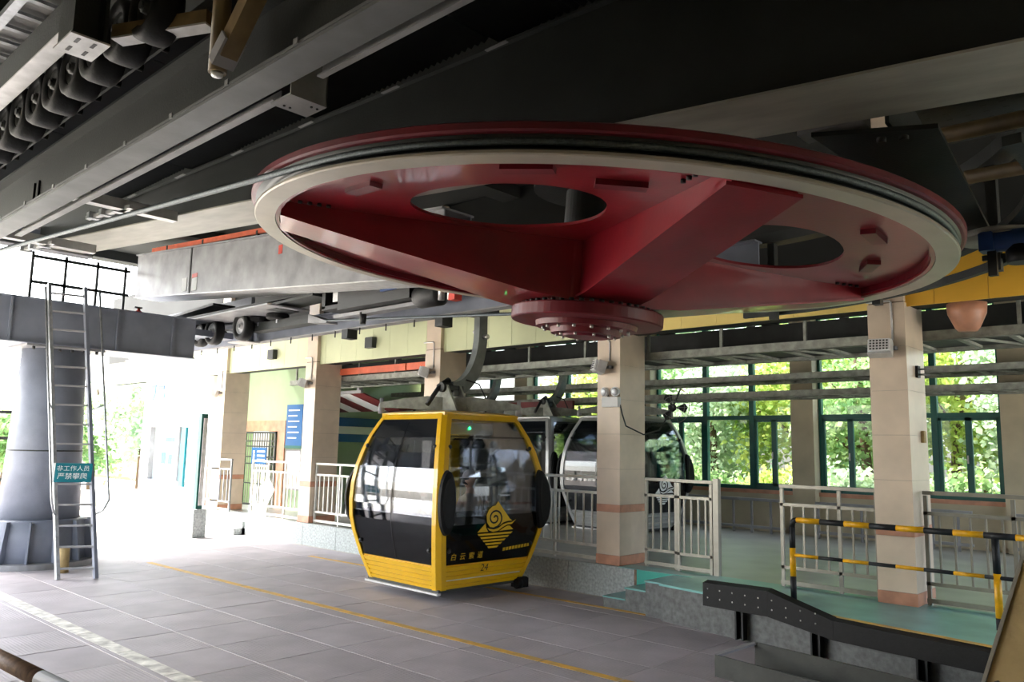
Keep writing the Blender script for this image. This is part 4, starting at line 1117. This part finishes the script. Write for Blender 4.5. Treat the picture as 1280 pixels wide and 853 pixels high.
# =================================================================== PEOPLE inside the yellow cabin
def make_person(loc, rotz, label, m_top, hat):
    """seated figure, origin under the hips on the cabin floor; faces +x before rotation"""
    J = {}
    V = []; Eg = []; Rr = []
    def j(n, p, r, par=None):
        J[n] = len(V); V.append(p); Rr.append(r)
        if par: Eg.append((J[par], J[n]))
    j('hip', (0, 0, 0.72), 0.15); j('belly', (0.02, 0, 0.90), 0.135, 'hip'); j('chest', (0.02, 0, 1.10), 0.15, 'belly'); j('neck', (0.03, 0, 1.27), 0.06, 'chest'); j('skull', (0.05, 0, 1.36), 0.075, 'neck')
    for s, t in ((-1, 'r'), (1, 'l')):
        j('sh'+t, (0.02, s*0.19, 1.18), 0.062, 'chest'); j('el'+t, (0.08, s*0.25, 0.93), 0.046, 'sh'+t); j('wr'+t, (0.30, s*0.15, 0.84), 0.032, 'el'+t); j('pa'+t, (0.37, s*0.13, 0.83), 0.034, 'wr'+t)
        for q in range(4):
            y = s*(0.13+0.024*(q-1.5))
            j('f%d%s' % (q, t), (0.42+0.005*(1.5-abs(q-1.5)), y, 0.825), 0.010, 'pa'+t); j('g%d%s' % (q, t), (0.455+0.008*(1.5-abs(q-1.5)), y, 0.805), 0.009, 'f%d%s' % (q, t))
        j('th'+t, (0.375, s*0.085, 0.825), 0.010, 'pa'+t); j('ti'+t, (0.405, s*0.07, 0.815), 0.009, 'th'+t)
        j('hp'+t, (0.06, s*0.10, 0.70), 0.095, 'hip'); j('kn'+t, (0.46, s*0.12, 0.66), 0.066, 'hp'+t); j('an'+t, (0.44, s*0.12, 0.16), 0.042, 'kn'+t); j('to'+t, (0.58, s*0.13, 0.10), 0.036, 'an'+t)
    me = bpy.data.meshes.new('body_cage'); me.from_pydata(V, Eg, [])
    o = bpy.data.objects.new('tmp_body', me); COL.objects.link(o)
    sk = o.modifiers.new('skin', 'SKIN')
    for i, d in enumerate(me.skin_vertices[0].data):
        d.radius = (Rr[i], Rr[i]*(1.0 if i else 1.15)); d.use_root = (i == 0)
    sb = o.modifiers.new('sub', 'SUBSURF'); sb.levels = 1; sb.render_levels = 1
    dg = bpy.context.evaluated_depsgraph_get()
    bme = bpy.data.meshes.new_from_object(o.evaluated_get(dg))
    bpy.data.objects.remove(o)
    # head joined into the same surface data
    bm = bmesh.new(); bm.from_mesh(bme)
    h = bmesh.ops.create_uvsphere(bm, u_segments=20, v_segments=14, radius=1.0)['verts']
    for v in h:
        x, y, z = v.co
        x2 = x*0.098; y2 = y*0.078; z2 = z*0.125
        if z < -0.1: x2 *= 1-0.18*(-z); y2 *= 1-0.30*(-z); x2 += 0.012*(-z)
        if x > 0.80 and abs(y) < 0.25 and -0.35 < z < 0.15: x2 += 0.022      # nose
        if x > 0.75 and 0.10 < abs(y) < 0.5 and 0.02 < z < 0.25: x2 -= 0.010  # eye sockets
        if x > 0.7 and abs(y) < 0.3 and -0.62 < z < -0.5: x2 -= 0.006         # mouth
        if abs(y) > 0.92 and -0.25 < z < 0.2 and abs(x) < 0.35: y2 *= 1.14     # ears
        v.co = (0.07+x2, y2, 1.45+z2)
    bm.to_mesh(bme); bm.free()
    bme.polygons.foreach_set('use_smooth', [True]*len(bme.polygons))
    bme.materials.clear()
    for m in (m_top, M['cloth_dark'], M['skin']): bme.materials.append(m)
    for p in bme.polygons:
        z = p.center.z; x = p.center.x
        p.material_index = 2 if (z > 1.265 or (x > 0.31 and 0.77 < z < 0.88 and abs(p.center.y) < 0.21)) else (1 if z < 0.80 else 0)
    per = link('person', bme, None, loc); OFF[per.name] = Vector((0, 0, 0))
    tag(per, label, 'person'); per.rotation_euler.z = rotz
    hr_ = MB().lathe([(0.001, 0.0), (0.05, 0.012), (0.085, 0.05), (0.093, 0.10), (0.088, 0.17), (0.08, 0.19)], 18, (0.058, 0, 1.585), (0.25, 0, -1))
    part('hair', hr_, M['hair_black'], per)
    cp = part('cap', MB().lathe([(0.001, 0.125), (0.05, 0.115), (0.085, 0.085), (0.108, 0.03), (0.112, 0.0), (0.104, 0.0), (0.09, 0.06), (0.001, 0.11)], 20, (0.065, 0, 1.49)), M['cap_pale'], per)
    part('cap_brim', MB().prism([(0.14, -0.085, 1.492), (0.20, -0.07, 1.485), (0.245, 0, 1.48), (0.20, 0.07, 1.485), (0.14, 0.085, 1.492)], (0, 0, 0.008)), M['cap_pale'], cp)
    eyes = MB()
    for s in (-1, 1): eyes.lathe([(0.012, 0), (0.001, 0.006)], 8, (0.150, s*0.032, 1.475), (1, 0, 0))
    part('eyes', eyes, M['hair_black'], per)
    return per
make_person((-5.75, -1.30, -0.28), radians(180), 'person in a beige top and pale cap seated behind the logo window', M['cloth_beige'], True)
make_person((-6.85, -1.62, -0.28), radians(8), 'person in dark clothes and pale cap seated at the cabin far end', M['cloth_dark'], True)
# =================================================================== RAILINGS, GUARDS, BUMPERS
def railing(name, x0, x1, y, label, m, n, h=1.27, cat='railing', z0=0.0, two=True, posts=True, mid=None):
    r = thing(name, ((x0+x1)/2, y, z0), label, cat)
    part('top_rail', MB().box(x0, y-0.025, z0+h-0.042, x1, y+0.025, z0+h), m, r)
    if two: part('upper_rail', MB().box(x0, y-0.02, z0+h-0.27, x1, y+0.02, z0+h-0.23), m, r)
    part('lower_rail', MB().box(x0, y-0.02, z0+0.22, x1, y+0.02, z0+0.26), m, r)
    part('bottom_rail', MB().box(x0, y-0.025, z0+0.03, x1, y+0.025, z0+0.08), m, r)
    xs = [x0+0.025, x1-0.025]+([x0+(x1-x0)*f for f in mid] if mid else [])
    for xx in xs:
        part('post', MB().box(xx-0.02, y-0.02, z0, xx+0.02, y+0.02, z0+h-0.05), m, r)
    for k in range(n):
        xx = x0+(x1-x0)*(k+1)/(n+1)
        if min(abs(xx-q) for q in xs) < 0.03: continue
        part('baluster', MB().box(xx-0.011, y-0.011, z0+0.26, xx+0.011, y+0.011, z0+h-0.25), m, r)
    return r
ra = railing('railing', -14.62, -12.43, 0.12, 'white railing with a pale diamond sign between the two far pillars', M['white_paint'], 13, mid=(0.33, 0.66))
dm = part('diamond_sign', MB().prism([(-13.85, 0.075, 0.92), (-13.55, 0.075, 0.62), (-13.85, 0.075, 0.24), (-14.12, 0.075, 0.62)], (0, 0.02, 0)), M['lettering_white'], ra, 'pale diamond plate on the railing')
railing('railing', -11.98, -8.43, 0.12, 'white railing behind the left face of the yellow cabin', M['white_paint'], 21, mid=(0.25, 0.5, 0.75))
railing('railing', -7.98, -4.43, 0.12, 'white railing right of the yellow cabin in front of the silver cabin', M['white_paint'], 21, mid=(0.25, 0.5, 0.75))
railing('gate', -3.80, -3.25, 0.36, 'left leaf of the stainless gate beside the lamp pillar', M['stainless'], 3, cat='gate')
railing('gate', -3.22, -2.66, 0.30, 'right leaf of the stainless gate with a tall end post', M['stainless'], 4, cat='gate')
solo('gate_post', MB().box(-2.64, 0.26, 0.001, -2.56, 0.34, 1.30), M['stainless'], 'tall stainless post closing the gate on the landing', 'post')
railing('railing', -1.66, -0.45, 0.22, 'stainless railing with an open top, left of the nearest pillar', M['stainless'], 7, two=True, mid=(0.62,))
railing('railing', 0.03, 3.0, 0.26, 'stainless railing running off to the right of the nearest pillar', M['stainless'], 18, mid=(0.3, 0.6))
railing('railing', -16.72, -15.42, 0.02, 'grey gate railing at the top of the far steps', M['grey_steel'], 6)
# low barriers along the back wall
for xa, xb, lab in ((-6.8, -4.35, 'low grey barrier against the back wall under the three-light window'), (-3.7, -0.9, 'low grey barrier against the back wall behind the left railing'), (-0.3, 3.4, 'low dark barrier at the back wall behind the right railing')):
    b = thing('low_barrier', ((xa+xb)/2, 6.35, 0), lab, 'barrier')
    part('top_bar', MB().box(xa, 6.32, 0.66, xb, 6.38, 0.72), M['grey_steel'], b)
    part('bottom_bar', MB().box(xa, 6.32, 0.10, xb, 6.38, 0.15), M['grey_steel'], b)
    k = 0; xx = xa+0.05
    while xx < xb:
        part('upright', MB().box(xx-0.02, 6.33, 0.0, xx+0.02, 6.37, 0.66), M['grey_steel'], b); xx += 0.42

# ---- yellow and black guard rail
def hazard_bar(root, p0, p1, r, n, name, start=0):
    p0 = Vector(p0); p1 = Vector(p1)
    for k in range(n):
        a, b = p0.lerp(p1, k/n), p0.lerp(p1, (k+1)/n)
        part(name, MB().tube([a, b], r, 14), M['guard_yellow'] if (k+start) % 2 == 0 else M['guard_black'], root)
gr = thing('guard_rail', (0, -0.62, 0), 'yellow and black striped pipe guard rail on the teal landing', 'guard rail')
GP0, GP1 = Vector((-1.16, -0.58, 0)), Vector((0.93, -0.66, 0))
d = (GP1-GP0).normalized()
hazard_bar(gr, GP0+d*0.06+Vector((0, 0, 0.90)), GP0+d*3.1+Vector((0, 0, 0.90)), 0.032, 11, 'top_pipe')
hazard_bar(gr, GP0+d*0.03+Vector((0, 0, 0.50)), GP0+d*3.1+Vector((0, 0, 0.50)), 0.020, 11, 'lower_pipe')
part('bend', MB().tube([GP0+Vector((0, 0, 0.82)), GP0+Vector((0, 0, 0.87))+d*0.008, GP0+Vector((0, 0, 0.893))+d*0.028, GP0+Vector((0, 0, 0.90))+d*0.06], 0.032, 14), M['guard_black'], gr)
for i, (p, zs) in enumerate(((GP0, ((0.006, 0.26, 1), (0.26, 0.58, 0), (0.58, 0.82, 1))), (GP1, ((0.006, 0.12, 1), (0.12, 0.54, 0), (0.54, 0.875, 1))))):
    for z0, z1, c in zs:
        part('guard_post', MB().tube([p+Vector((0, 0, z0)), p+Vector((0, 0, z1))], 0.034, 14), M['guard_black'] if c else M['guard_yellow'], gr)

# ---- black fender along the landing edge and the low steel trough
fd = thing('fender_rail', (-0.5, -1.4, FZ), 'black rubber fender rail bolted along the front of the landing', 'fender')
yl = lambda x: -0.86-0.166*(x+2.76)-0.09
def fend(x0, x1, zt0, zt1, zb0, zb1, name='fender_board'):
    vs = []
    for x, zt, zb in ((x0, zt0, zb0), (x1, zt1, zb1)):
        y = yl(x)
        vs += [(x, y-0.06, zb), (x, y+0.06, zb), (x, y+0.06, zt), (x, y-0.06, zt-0.02)]
    return part(name, MB().add(vs, [(3, 2, 1, 0), (4, 5, 6, 7), (0, 1, 5, 4), (1, 2, 6, 5), (2, 3, 7, 6), (3, 0, 4, 7)]), M['rubber'], fd)
fend(-2.02, -1.16, 0.16, 0.19, -0.12, -0.10); fend(-1.158, -0.40, 0.19, 0.01, -0.10, -0.20); fend(-0.398, 3.4, 0.01, -0.01, -0.20, -0.21)
for k in range(9):
    x = -1.95+0.17*k; y = yl(x)-0.06
    for zz in (0.08, -0.02):
        part('bolt_head', MB().lathe([(0.010, 0), (0.006, 0.006)], 6, (x, y, zz-0.05*(k > 5)), (0, -1, 0)), M['bright_bolt'], fd)
for x in (-1.55, -0.62, 0.45, 1.4):
    y = yl(x)
    part('fender_bracket', MB().box(x-0.05, y-0.02, FZ+0.02, x-0.03, y+0.10, -0.1).box(x+0.03, y-0.02, FZ+0.02, x+0.05, y+0.10, -0.1).box(x-0.05, y+0.06, FZ+0.02, x+0.05, y+0.10, -0.1), M['black_steel'], fd)
tg_ = thing('steel_trough', (0.2, -2.5, FZ), 'low grey steel guide trough on the floor in front of the fender', 'trough')
TL = lambda t: Vector((-1.05+3.9*t, -2.62-0.62*t, FZ))
nd = Vector((0.62, 3.9, 0)).normalized()
a, b = TL(0), TL(1)
part('front_wall', MB().bar(a+Vector((0, 0, 0.10)), b+Vector((0, 0, 0.10)), 0.025, 0.20), M['trough_grey'], tg_)
part('trough_floor', MB().bar(a+nd*0.2+Vector((0, 0, 0.03)), b+nd*0.2+Vector((0, 0, 0.03)), 0.40, 0.03), M['dark_steel'], tg_)
part('back_wall', MB().bar(a+nd*0.4+Vector((0.15, 0, 0.15)), b+nd*0.4+Vector((0, 0, 0.15)), 0.025, 0.28), M['trough_grey'], tg_)
part('end_lip', MB().bar(a+Vector((0, 0, 0.19)), a+nd*0.4+Vector((0.15, 0, 0.28)), 0.05, 0.02), M['grey_steel'], tg_)

# ---- near pipe, bottom left, and tan parapet, bottom right
np_ = thing('floor_pipe_guard', (-4, -7.68, FZ), 'worn black and brown pipe guard at the lower left corner', 'guard rail')
hz = [Vector((-5.6, -7.80, -0.02)), Vector((-3.52, -7.69, -0.02)), Vector((-1.5, -7.58, -0.02))]
part('brown_length', MB().tube([hz[0], hz[1]], 0.06, 16), M['worn_brown'], np_)
part('black_length', MB().tube([hz[1], hz[2]], 0.06, 16), M['guard_black'], np_)
for xx in (-5.3, -2.0):
    part('pipe_post', MB().lathe([(0.045, FZ+0.001), (0.045, -0.05)], 12, (xx, -7.79+0.053*(xx+5.6), 0)), M['guard_black'], np_)
pw = thing('stair_parapet', (2.35, -6.3, FZ), 'tan rendered stair parapet with a sloping edge at the lower right corner', 'parapet')
A = Vector((2.05, -6.27, 0.82)); B = Vector((2.21, -6.22, 1.34))
dd = Vector((0.16, 0.05, 0.52))
poly = [A-dd*2.2, A+dd*2.6, A+dd*2.6+Vector((1.2, -0.2, 0)), A-dd*2.2+Vector((2.0, -0.4, 0))]
poly[0].z = FZ+0.005; poly[3].z = FZ+0.005
part('parapet_body', MB().prism(poly, (0.03, 0.16, 0)), M['parapet_tan'], pw)
part('parapet_edge', MB().bar(A-dd*2.0+Vector((0.01, 0.08, 0)), A+dd*2.6+Vector((0.01, 0.08, 0)), 0.17, 0.012, (-1, 0, 0.3)), M['pale_flange'], pw)
part('fixing_bolt', MB().lathe([(0.018, 0), (0.012, 0.012)], 8, A+Vector((0.06, 0, 0.0)), (0, -1, 0)), M['black_steel'], pw)

# =================================================================== STORAGE RAILS behind the pillars
def walkway(name, y0, y1, z, label, step, diag, xs=-18):
    w = thing(name, (-6, (y0+y1)/2, z), label, 'walkway')
    for yy in (y0, y1):
        part('side_beam', MB().box(xs, yy-0.03, z, 6, yy+0.03, z+0.12).box(xs, yy-0.06, z, 6, yy+0.06, z+0.012), M['cast_grey'], w)
    k = 0; x = xs+0.2
    while x < 5.8:
        part('slat', MB().box(x, y0+0.03, z+0.015, x+0.07, y1-0.03, z+0.05), M['cast_grey'], w)
        if k % 2 == 0:
            part('diagonal', MB().bar((x+0.07, y0+0.03, z+0.03), (x+step, y1-0.03, z+0.03), 0.04, 0.03), M['cast_grey'], w)
        x += step; k += 1
    part('deck_sheet', MB().box(xs, y0+0.03, z+0.055, 6, y1-0.03, z+0.07), M['dark_steel'], w)
    return w
walkway('service_walkway', 0.75, 1.95, 3.06, 'nearest grey lattice walkway under the coloured fascia', 0.55, True, -14.2)
walkway('service_walkway', 5.62, 6.62, 3.14, 'upper of the two rear lattice walkways behind the cabin hangers', 0.6, True, -16.4)
walkway('service_walkway', 5.62, 6.62, 2.80, 'lower of the two rear lattice walkways along the window tops', 0.6, True, -16.4)
for yy, z, lab in ((2.3, 3.42, 'long dark storage rail just behind the nearest walkway'), (5.52, 3.55, 'long dark storage rail carrying the parked cabins')):
    s = thing('storage_rail', (-6, yy, z), lab, 'rail')
    part('web', MB().box(-16.4, yy-0.015, z, 6, yy+0.015, z+0.28), M['dark_steel'], s)
    part('flange', MB().box(-16.4, yy-0.09, z-0.02, 6, yy+0.09, z), M['dark_steel'], s)
    x = -16
    while x < 6:
        part('drop_tube', MB().lathe([(0.09, z+0.285), (0.09, z+1.3)], 14, (x, yy, 0)).lathe([(0.14, z+0.28), (0.14, z+0.31)], 14, (x, yy, 0)), M['dark_steel'], s); x += 1.9
    part('top_chord', MB().box(-16.4, yy-0.10, z+1.3, 6, yy+0.10, z+1.42), M['dark_steel'], s)
hl = thing('walkway_handrail', (-6, 0.75, 3.2), 'thin pale handrail above the nearest lattice walkway', 'railing')
for z in (3.50, 3.85):
    part('rail_bar', MB().tube([(-14.1, 0.78, z), (6, 0.78, z)], 0.018, 6), M['light_steel'], hl)
x = -14
while x < 5.9:
    part('rail_post', MB().box(x-0.02, 0.76, 3.18, x+0.02, 0.80, 3.9), M['cast_grey'], hl); x += 1.25
ob = thing('lift_beam', (-10.8, 1.0, 3.35), 'orange red beam on the walkway left of the yellow cabin', 'beam')
part('beam_piece', MB().box(-13.0, 0.62, 3.20, -9.75, 0.68, 3.34), M['orange_rail'], ob)
part('beam_piece', MB().box(-9.70, 0.62, 3.20, -8.95, 0.68, 3.34), M['orange_rail'], ob)
mr = solo('maroon_beam', MB().box(-16.4, 5.42, 2.62, -9.2, 5.50, 2.84).box(-16.4, 5.38, 2.60, -9.2, 5.54, 2.62), M['maroon'], 'long maroon beam hung under the storage rail', 'beam')
cv = thing('striped_canopy', (-14.5, 3.4, 2.6), 'red and white striped sloping canopy left of the yellow cabin', 'canopy')
for k in range(6):
    part('canopy_strip', MB().prism([(-16.48+0.55*k, 2.1, 2.95), (-15.95+0.55*k, 2.1, 2.95), (-15.75+0.55*k, 3.2, 2.55), (-16.28+0.55*k, 3.2, 2.55)], (0, 0, 0.03)), M['maroon'] if k % 2 else M['wall_white'], cv)
part('canopy_frame', MB().box(-16.5, 2.02, 2.93, -13.1, 2.1, 3.0).box(-13.2, 1.97, 3.0, -13.1, 2.08, 3.07), M['grey_steel'], cv)
bb = solo('blue_banner', MB().box(-16.49, 2.4, 1.75, -16.44, 6.2, 2.45), M['sign_blue'], 'wide blue banner on the green side wall left of the yellow cabin', 'banner')
part('banner_text', MB().box(-16.439, 3.0, 1.98, -16.436, 5.6, 2.2), M['lettering_white'], bb)

# =================================================================== LAMPS AND CABLES ON THE PILLARS
def floodlight(x, z, label, face):
    f = thing('floodlight', (x, -0.05, z), label, 'floodlight')
    R = Matrix.Translation((x, -0.14, z)) @ Matrix.Rotation(radians(face), 4, 'Z') @ Matrix.Rotation(radians(-18), 4, 'X')
    part('housing', MB().cbox(-0.13, -0.09, -0.08, 0.13, 0.09, 0.07, 0.02).xf(R @ Matrix.Rotation(pi/2, 4, 'X')), M['light_steel'], f)
    g = part('lens_plate', MB().box(-0.115, -0.10, -0.075, 0.115, -0.072, 0.075).xf(R), M['wall_white'], f)
    dots = MB()
    for i in range(6):
        for k in range(4):
            dots.box(-0.10+0.035*i, -0.104, -0.06+0.034*k, -0.08+0.035*i, -0.1005, -0.042+0.034*k)
    part('lens_cells', dots.xf(R), M['dark_steel'], f)
    part('yoke', MB().box(x-0.15, -0.10, z-0.02, x-0.135, 0.0, z+0.02).box(x+0.135, -0.10, z-0.02, x+0.15, 0.0, z+0.02).box(x-0.15, -0.015, z-0.02, x+0.15, 0.0, z+0.02), M['grey_steel'], f)
    part('conduit', MB().tube([(x+0.10, -0.012, z+0.10), (x+0.10, -0.012, z+0.55), (x+0.08, -0.012, z+0.57), (x-0.18, -0.012, z+0.57)], 0.012, 6), M['light_steel'], f)
    return f
floodlight(-0.24, 2.90, 'grid-faced floodlight on the nearest pillar', 10)
floodlight(-4.28, 2.90, 'white floodlight on the pillar above the emergency lamp', -40)
floodlight(-8.27, 3.02, 'white floodlight on the pillar behind the cabin hanger', -45)
floodlight(-12.26, 2.98, 'white floodlight on the pillar between the far railings', -45)
floodlight(-16.26, 2.90, 'white floodlight on the farthest pillar', -45)
em = thing('emergency_lamp', (-4.12, -0.05, 2.35), 'white emergency lamp with two round heads on the middle pillar', 'lamp')
part('lamp_box', MB().cbox(-4.27, -0.09, 2.30, -3.98, -0.005, 2.45, 0.012), M['wall_white'], em)
for s in (-1, 1):
    hd = part('lamp_head', MB().lathe([(0.03, 0), (0.065, 0.02), (0.07, 0.07), (0.062, 0.075)], 20, (-4.125+s*0.085, -0.03, 2.53), (0.25*s, -1, -0.1)), M['wall_white'], em)
    part('lamp_lens', MB().lathe([(0.058, 0.076), (0.04, 0.084), (0.001, 0.086)], 20, (-4.125+s*0.085, -0.03, 2.53), (0.25*s, -1, -0.1)), M['galvanised'], hd)
    part('lamp_neck', MB().tube([(-4.125+s*0.085, -0.03, 2.53), (-4.125+s*0.06, -0.03, 2.45)], 0.014, 8), M['grey_steel'], hd)
solo('power_cable', MB().tube([(-3.985, -0.015, 2.33), (-3.96, 0.0, 2.2), (-3.90, 0.012, 2.02), (-3.75, 0.25, 1.9), (-3.7, 0.6, 1.98), (-3.66, 0.9, 2.3)], 0.011, 6), M['cable_black'], 'black cable looping from the emergency lamp round the pillar', 'cable')
wf = thing('wall_fan', (-5.8, 4.0, 2.55), 'dark oscillating fan behind the emergency lamp pillar', 'fan')
part('fan_motor', MB().lathe([(0.06, -0.1), (0.09, 0.0), (0.07, 0.12)], 14, (-5.8, 4.4, 2.55), (0.6, -0.8, 0)), M['black_steel'], wf)
for k in range(3):
    a = 2*pi*k/3
    part('fan_blade', MB().prism([Vector((-5.72, 4.30, 2.55))+Vector((0.8*cos(a+t), 0.6*cos(a+t), sin(a+t)))*r for t, r in ((-0.1, 0.05), (-0.45, 0.26), (0.0, 0.30), (0.35, 0.25))], (0.012, -0.016, 0)), M['dark_steel'], wf)
cage = MB()
for rr, oo in ((0.33, 0.0), (0.22, 0.05), (0.11, 0.07)):
    cage.tube([Vector((-5.70, 4.27, 2.55))+Vector((0.8*cos(t*pi/12), 0.6*cos(t*pi/12), sin(t*pi/12)))*rr+Vector((0.6, -0.8, 0))*oo for t in range(24)], 0.006, 5, closed=True)
for k in range(10):
    a = 2*pi*k/10
    cage.tube([Vector((-5.70, 4.27, 2.55))+Vector((0.8*cos(a), 0.6*cos(a), sin(a)))*0.33, Vector((-5.66, 4.21, 2.55))], 0.004, 4)
part('fan_cage', cage, M['grey_steel'], wf)
part('fan_arm', MB().tube([(-5.8, 4.45, 2.6), (-5.85, 4.8, 2.95)], 0.02, 8), M['dark_steel'], wf)
hk = thing('wall_hook', (0.0, 0.4, 2.3), 'small black cable hook on the side of the nearest pillar', 'hook')
part('hook_plate', MB().box(0.002, 0.30, 2.58, 0.03, 0.40, 2.72), M['black_steel'], hk)
part('hook_pin', MB().tube([(0.02, 0.35, 2.68), (0.16, 0.37, 2.68)], 0.012, 6).tube([(0.02, 0.35, 2.62), (0.14, 0.37, 2.61)], 0.012, 6), M['grey_steel'], hk)
sk_ = solo('wall_socket', MB().cbox(0.001, 0.40, 1.82, 0.035, 0.48, 1.96, 0.008), M['parapet_tan'], 'small tan switch box on the side of the nearest pillar', 'switch')
bx_ = thing('alarm_bell', (0.45, 0.6, 3.3), 'salmon coloured bell-shaped hood under the orange fascia', 'hood')
part('hood', MB().lathe([(0.001, 3.10), (0.10, 3.10), (0.13, 3.14), (0.20, 3.30), (0.21, 3.42)], 24, (0.55, 0.42, 0)), M['tile_salmon'], bx_)
for xx, lab in ((-13.9, 'small dark box on the underside of the fascia, left'), (-10.15, 'small dark box on the fascia left of the cabin pillar')):
    bx2 = thing('junction_box', (xx, 0.0, 3.5), lab, 'box')
    part('box_body', MB().cbox(xx-0.12, -0.03, 3.62, xx+0.12, 0.084, 3.84, 0.01), M['dark_steel'], bx2)
    part('box_side', MB().box(xx-0.125, -0.02, 3.63, xx-0.121, 0.08, 3.83), M['light_steel'], bx2)

# =================================================================== TREES
def blob_leaves(cx, cy, cz, rx, ry, rz, n, size, seed):
    rnd = random.Random(seed); mb = MB()
    cl = []
    for _ in range(26):
        a = rnd.uniform(0, 2*pi); b = rnd.uniform(-1, 1); r = rnd.uniform(0.35, 0.95); q = math.sqrt(1-b*b)
        cl.append((cx+rx*r*q*cos(a), cy+ry*r*q*sin(a), cz+rz*r*b))
    for i in range(n):
        c = cl[rnd.randrange(26)]
        p = Vector((c[0]+rnd.gauss(0, rx*0.20), c[1]+rnd.gauss(0, ry*0.20), c[2]+rnd.gauss(0, rz*0.16)))
        d = Vector((rnd.gauss(0, 1), rnd.gauss(0, 1), rnd.gauss(-0.3, 0.7))).normalized()
        u = d.cross(Vector((rnd.gauss(0, 1), rnd.gauss(0, 1), rnd.gauss(0, 1)))).normalized()
        L = size*rnd.uniform(0.7, 1.4); W = L*0.42
        mb.add([p, p+d*L*0.5+u*W, p+d*L, p+d*L*0.5-u*W], [(0, 1, 2, 3)])
    return mb
def tree(x, y, h, rx, rz, m, label, seed, n=2600, size=0.22, tr=0.16):
    g = -0.32 if y > 8 else FZ-0.02
    t = thing('tree', (x, y, g), label, 'tree', 'trees outside the station')
    rnd = random.Random(seed)
    lean = rnd.uniform(-0.4, 0.4)
    part('trunk', MB().tube([(x, y, g), (x+lean*0.3, y, g+h*0.35), (x+lean, y+0.2, g+h*0.7), (x+lean*1.2, y, g+h)], [tr, tr*0.85, tr*0.6, tr*0.25], 8), M['bark'], t)
    for k in range(4):
        a = rnd.uniform(0, 2*pi); z = g+h*rnd.uniform(0.35, 0.7)
        part('branch', MB().tube([(x+lean*0.6, y+0.1, z), (x+lean*0.6+rx*0.4*cos(a), y+rx*0.4*sin(a), z+0.5), (x+lean*0.6+rx*0.8*cos(a), y+rx*0.8*sin(a), z+0.9)], [tr*0.4, tr*0.28, tr*0.12], 6), M['bark'], t)
    part('foliage', blob_leaves(x+lean*0.6, y, g+h*0.62, rx, rx, rz, n, size, seed+50), m, t, None, 'stuff')
T = [(-9.2, 12.5, 5.0, 1.7, 2.3, 'leaf_pale', 'pale leafy tree seen through the window right of the silver cabin'),
     (-6.9, 13.2, 5.5, 1.8, 2.6, 'leaf_lime', 'lime green tree seen through the middle light of the three-light window'),
     (-4.6, 12.2, 5.2, 1.6, 2.5, 'leaf_mid', 'mid green tree behind the back wall pier'),
     (-3.0, 13.6, 5.8, 1.8, 2.6, 'leaf_lime', 'lime green tree left of the nearest pillar outside'),
     (-1.2, 12.0, 5.6, 1.5, 2.5, 'leaf_pale', 'pale tree with a thick trunk outside the right window'),
     (0.8, 13.0, 5.2, 1.8, 2.5, 'leaf_mid', 'mid green tree at the right edge outside'),
     (-11.6, 13.4, 5.4, 1.8, 2.6, 'leaf_mid', 'mid green tree outside behind the parked cabins'),
     (-14.2, 12.6, 5.2, 1.8, 2.4, 'leaf_lime', 'lime green tree outside behind the yellow cabin hanger'),
     (-12.6, 17.5, 7.5, 3.0, 3.8, 'leaf_pale', 'tall pale tree far back on the slope, left'),
     (-7.8, 18.5, 8.0, 3.2, 4.0, 'leaf_pale', 'tall pale tree far back on the slope, middle'),
     (-3.4, 18.8, 8.0, 3.2, 4.0, 'leaf_mid', 'tall green tree far back on the slope, right of middle'),
     (0.8, 19.5, 7.5, 3.0, 3.8, 'leaf_pale', 'tall pale tree far back on the slope, right')]
for i, (x, y, h, rx, rz, m, lab) in enumerate(T):
    tree(x, y, h, rx, rz, M[m], lab, 100+i, 5200, 0.15 if y < 15 else 0.26, 0.30 if 'thick' in lab else 0.15)
tree(-27.6, 2.9, 5.0, 1.7, 2.1, M['leaf_pale'], 'sunlit tree beside the white shop front at the far left', 300, 3200, 0.20)
tree(-31.5, 2.6, 4.2, 1.8, 1.8, M['leaf_mid'], 'green bush-like tree behind the ladder outside', 301, 2600, 0.22)
tree(-34, 0.2, 3.6, 1.6, 1.4, M['leaf_mid'], 'low sunlit tree behind the support column outside', 302, 2200, 0.22)
hd_ = thing('garden_wall', (-26.5, -0.4, FZ), 'low white garden wall outside beside the shop front', 'wall')
part('wall_block', MB().cbox(-29, -0.6, FZ-0.01, -24.2, -0.3, 0.75, 0.03), M['wall_white'], hd_)
part('wall_cap', MB().box(-29.1, -0.65, 0.751, -24.1, -0.25, 0.82), M['wall_white'], hd_)
for i, (x, y) in enumerate(((-13.4, 9.9), (-11.0, 10.2), (-8.6, 9.8), (-6.4, 10.1), (-4.3, 9.9), (-2.2, 10.2), (-0.3, 9.8), (1.8, 10.1))):
    b = thing('bush', (x, y, -0.31), ('pale bush outside the parked cabins, leftmost of the row', 'bush outside, second from the left of the row', 'bush outside under the silver cabin window', 'bush outside the left half of the three-light window', 'bush outside behind the back wall pier', 'bush outside just left of the nearest pillar', 'bush outside just right of the nearest pillar', 'bush outside at the right end of the row')[i], 'bush', 'bushes outside the windows')
    part('stem', MB().tube([(x, y, -0.31), (x+0.1, y, 0.6)], [0.05, 0.02], 6), M['bark'], b)
    part('foliage', blob_leaves(x, y, 0.55, 1.25, 0.7, 0.85, 2200, 0.13, 700+i), M[('leaf_lime', 'leaf_pale', 'leaf_mid')[i % 3]], b, None, 'stuff')
